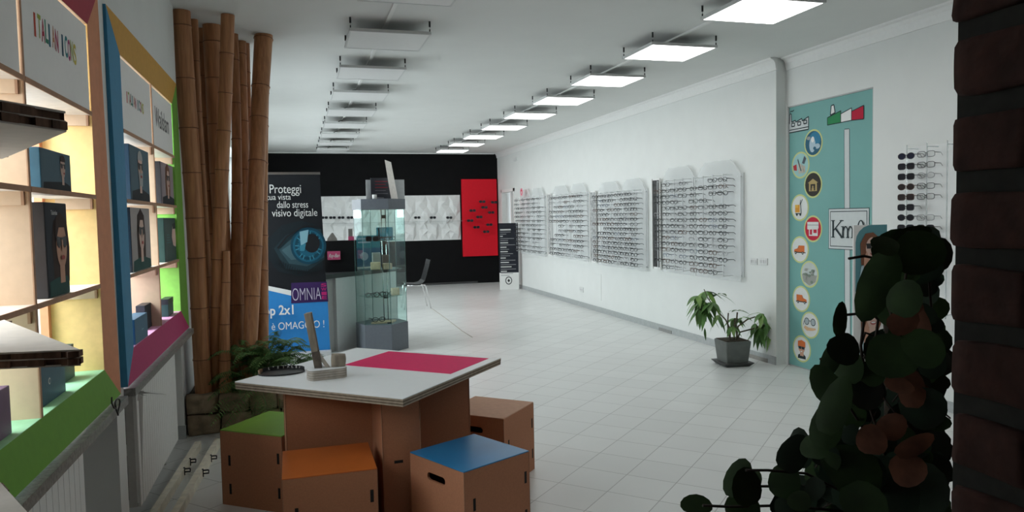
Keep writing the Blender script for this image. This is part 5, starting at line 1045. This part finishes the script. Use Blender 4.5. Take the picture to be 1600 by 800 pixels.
c = gp(529, 571, .015); MB().lump((c.x, c.y, ZB_ + .032), (.036, .028, .033), 5, .22, 5).build('wooden_knob', DRIFT, gs)
# ------------------------------------------------------------------ trailing plant beside the pillar
tr_ = thing('trailing_plant', 'dark trailing plant with round leaves and dry leaves beside brick pillar', 'plant', (1.12, 1.15, .78), 0, None, world=True)
DLEAF = mat('dark_round_leaf', (.024, .052, .013), .4, noise_amt=.35, scale=20); DLEAF2 = mat('dark_blue_leaf', (.013, .028, .014), .4, noise_amt=.35, scale=20); DRY = mat('dry_brown_leaf', (.15, .055, .028), .8, noise_amt=.35, scale=30); VINE = mat('vine_stem', (.035, .022, .015), .8)
rnd = random.Random(21)
def rleaf(mb, c, nrm, up, L, W):
    n = nrm.normalized(); u_ = (up - n * up.dot(n)).normalized(); s = u_.cross(n); ctr = mb.bm.verts.new(c + n * L * .0); N = 14; ring_ = []
    for k in range(N): t = 2 * PI * k / N; r = 1 + .12 * math.cos(t) - .10 * math.exp(-((t - PI) ** 2) * 6); ring_.append(mb.bm.verts.new(c + u_ * (math.cos(t) * L / 2 * r) + s * (math.sin(t) * W / 2) - n * (.03 * L * abs(math.sin(t)) + .04 * L * math.cos(t))))
    for k in range(N): mb.face([ctr, ring_[k], ring_[(k + 1) % N]], True)
def at(px, py, y): return ay(px, py, y)
lv = MB(); dv = MB(); vn = MB()
# big leaves seen clearly: px centre, length px, width px, tilt deg (0 = tip up), depth
BIG = [(1373, 440, 112, 50, 203, 1.05), (1386, 384, 40, 32, 300, 1.03), (1432, 396, 66, 66, 80, 1.02), (1418, 372, 60, 30, 70, 1.10), (1313, 503, 54, 20, 10, 1.06), (1317, 543, 48, 44, 150, 1.05), (1298, 562, 62, 26, 20, 1.08), (1325, 575, 56, 42, 0, 1.10), (1292, 605, 62, 40, 330, 1.06), (1302, 640, 90, 42, 20, 1.04), (1290, 670, 70, 44, 10, 1.07), (1238, 712, 64, 40, 30, 1.10), (1250, 705, 60, 34, 350, 1.12), (1272, 700, 40, 40, 0, 1.08), (1152, 752, 62, 40, 15, 1.12), (1168, 765, 58, 46, 350, 1.10), (1178, 750, 30, 22, 0, 1.14), (1088, 790, 30, 46, 0, 1.14), (1160, 795, 50, 50, 20, 1.12), (1225, 755, 52, 44, 10, 1.10), (1388, 556, 70, 62, 100, 1.04), (1412, 470, 56, 46, 30, 1.0), (1440, 545, 50, 60, 60, 1.0), (1345, 610, 70, 60, 40, 1.08), (1380, 770, 90, 90, 0, 1.05), (1330, 740, 70, 80, 60, 1.06), (1430, 770, 80, 80, 30, 1.02), (1345, 790, 60, 70, 80, 1.03), (1440, 640, 60, 56, 50, 1.02), (1392, 345 + 45, 60, 50, 40, 1.12)]
def place(px, py, L, W, tilt, y, mt, mb=None, face=None):
    mb = mb or lv; c = at(px, py, y); sc = (c - EYE).length / FPX; t = R(tilt); up = AX_U * math.cos(t) + AX_R * math.sin(t); nr = -ray(px, py).normalized() + Vector((rnd.uniform(-.45, .45), rnd.uniform(-.2, .2), rnd.uniform(-.35, .5)))
    mb.m(mt); rleaf(mb, c, nr, up, L * sc, W * sc)
for px, py, L, W, ti, y in BIG: place(px, py, L, W, ti, y, rnd.choice((DLEAF, DLEAF, DLEAF2)))
# body of foliage: denser inside the hanging mass
def inside(px, py):
    if py < 365: return False
    xl = 1396 if py < 480 else 1396 - (py - 480) * .38 if py < 640 else 1335 - (py - 640) * .75
    return px > xl and px < 1462
n = 0
while n < 260:
    px, py = rnd.uniform(1180, 1470), rnd.uniform(368, 830)
    if not inside(px, py): continue
    n += 1; sz = rnd.uniform(26, 52); place(px, py, sz, sz * rnd.uniform(.65, 1), rnd.uniform(0, 360), rnd.uniform(1.06, 1.34), rnd.choice((DLEAF, DLEAF2, DLEAF2)))
for px, py, L, W, ti, y in [(1425, 612, 56, 34, 0, 1.03), (1443, 622, 40, 30, 330, 1.03), (1425, 698, 60, 26, 60, 1.0), (1415, 735, 48, 44, 80, 1.0), (1362, 690, 46, 40, 0, 1.02), (1392, 668, 44, 36, 40, 1.03), (1408, 505, 44, 34, 60, 1.02), (1440, 508, 50, 22, 340, 1.03), (1428, 500, 46, 22, 20, 1.04), (1402, 600, 40, 24, 120, 1.04)]: place(px, py, L, W, ti, y, DRY, dv)
VN = [[(1420, 820), (1425, 700), (1410, 600), (1405, 500), (1420, 400)], [(1400, 830), (1380, 700), (1350, 610), (1345, 540), (1352, 480), (1352, 440)], [(1380, 720), (1330, 640), (1300, 590), (1282, 560)], [(1345, 560), (1380, 535), (1350, 588), (1330, 600)], [(1320, 492), (1362, 488), (1372, 500), (1368, 530), (1350, 560)], [(1326, 404), (1350, 400), (1372, 405), (1380, 420)], [(1360, 560), (1372, 545), (1366, 525), (1352, 520), (1345, 540), (1350, 570), (1335, 620)], [(1440, 420), (1452, 440), (1455, 480), (1448, 500)], [(1340, 780), (1260, 740), (1200, 735), (1165, 735)], [(1330, 800), (1220, 790), (1140, 792), (1098, 790)], [(1300, 760), (1180, 760), (1160, 735)], [(1300, 690), (1262, 690), (1250, 685)], [(1390, 830), (1330, 760), (1290, 700), (1280, 640)], [(1320, 640), (1335, 600), (1370, 575), (1395, 560)]]
for k, v_ in enumerate(VN): vn.tube([at(x, y, 1.10 + .02 * (k % 4)) for x, y in v_], .0026, 5)
for k in range(60):
    px, py = rnd.uniform(1300, 1460), rnd.uniform(480, 800)
    if inside(px + 10, py): y = rnd.uniform(1.05, 1.25); vn.tube([at(px, py, y), at(px + rnd.uniform(-30, 30), py + rnd.uniform(-40, 40), y), at(px + rnd.uniform(-50, 50), py + rnd.uniform(-10, 70), y + .02)], .0018, 4)
lv.build('foliage', None, tr_, recalc=False); dv.build('dry_leaves', None, tr_, recalc=False); vn.build('vines', VINE, tr_)
MB().tube([(1.12, 1.15, .775), (1.12, 1.15, .80), (1.12, 1.15, .95)], [.11, .125, .15], 24).build('pot', POT, tr_); MB().tube([(1.12, 1.15, .95), (1.13, 1.16, 1.3), (1.13, 1.17, 1.5)], .03, 10).build('moss_pole', mat('moss_pole', (.03, .02, .012), .95, noise_amt=.5), tr_)
ld = MB(); ld.m(BRICK).box(.85, 1.40, .93, 1.40, 0, .74); ld.m(MORTAR).box(.84, 1.41, .92, 1.41, .74, .775); tag(ld.build('brick_plinth', None), 'low brick plinth carrying the trailing plant', 'plinth')
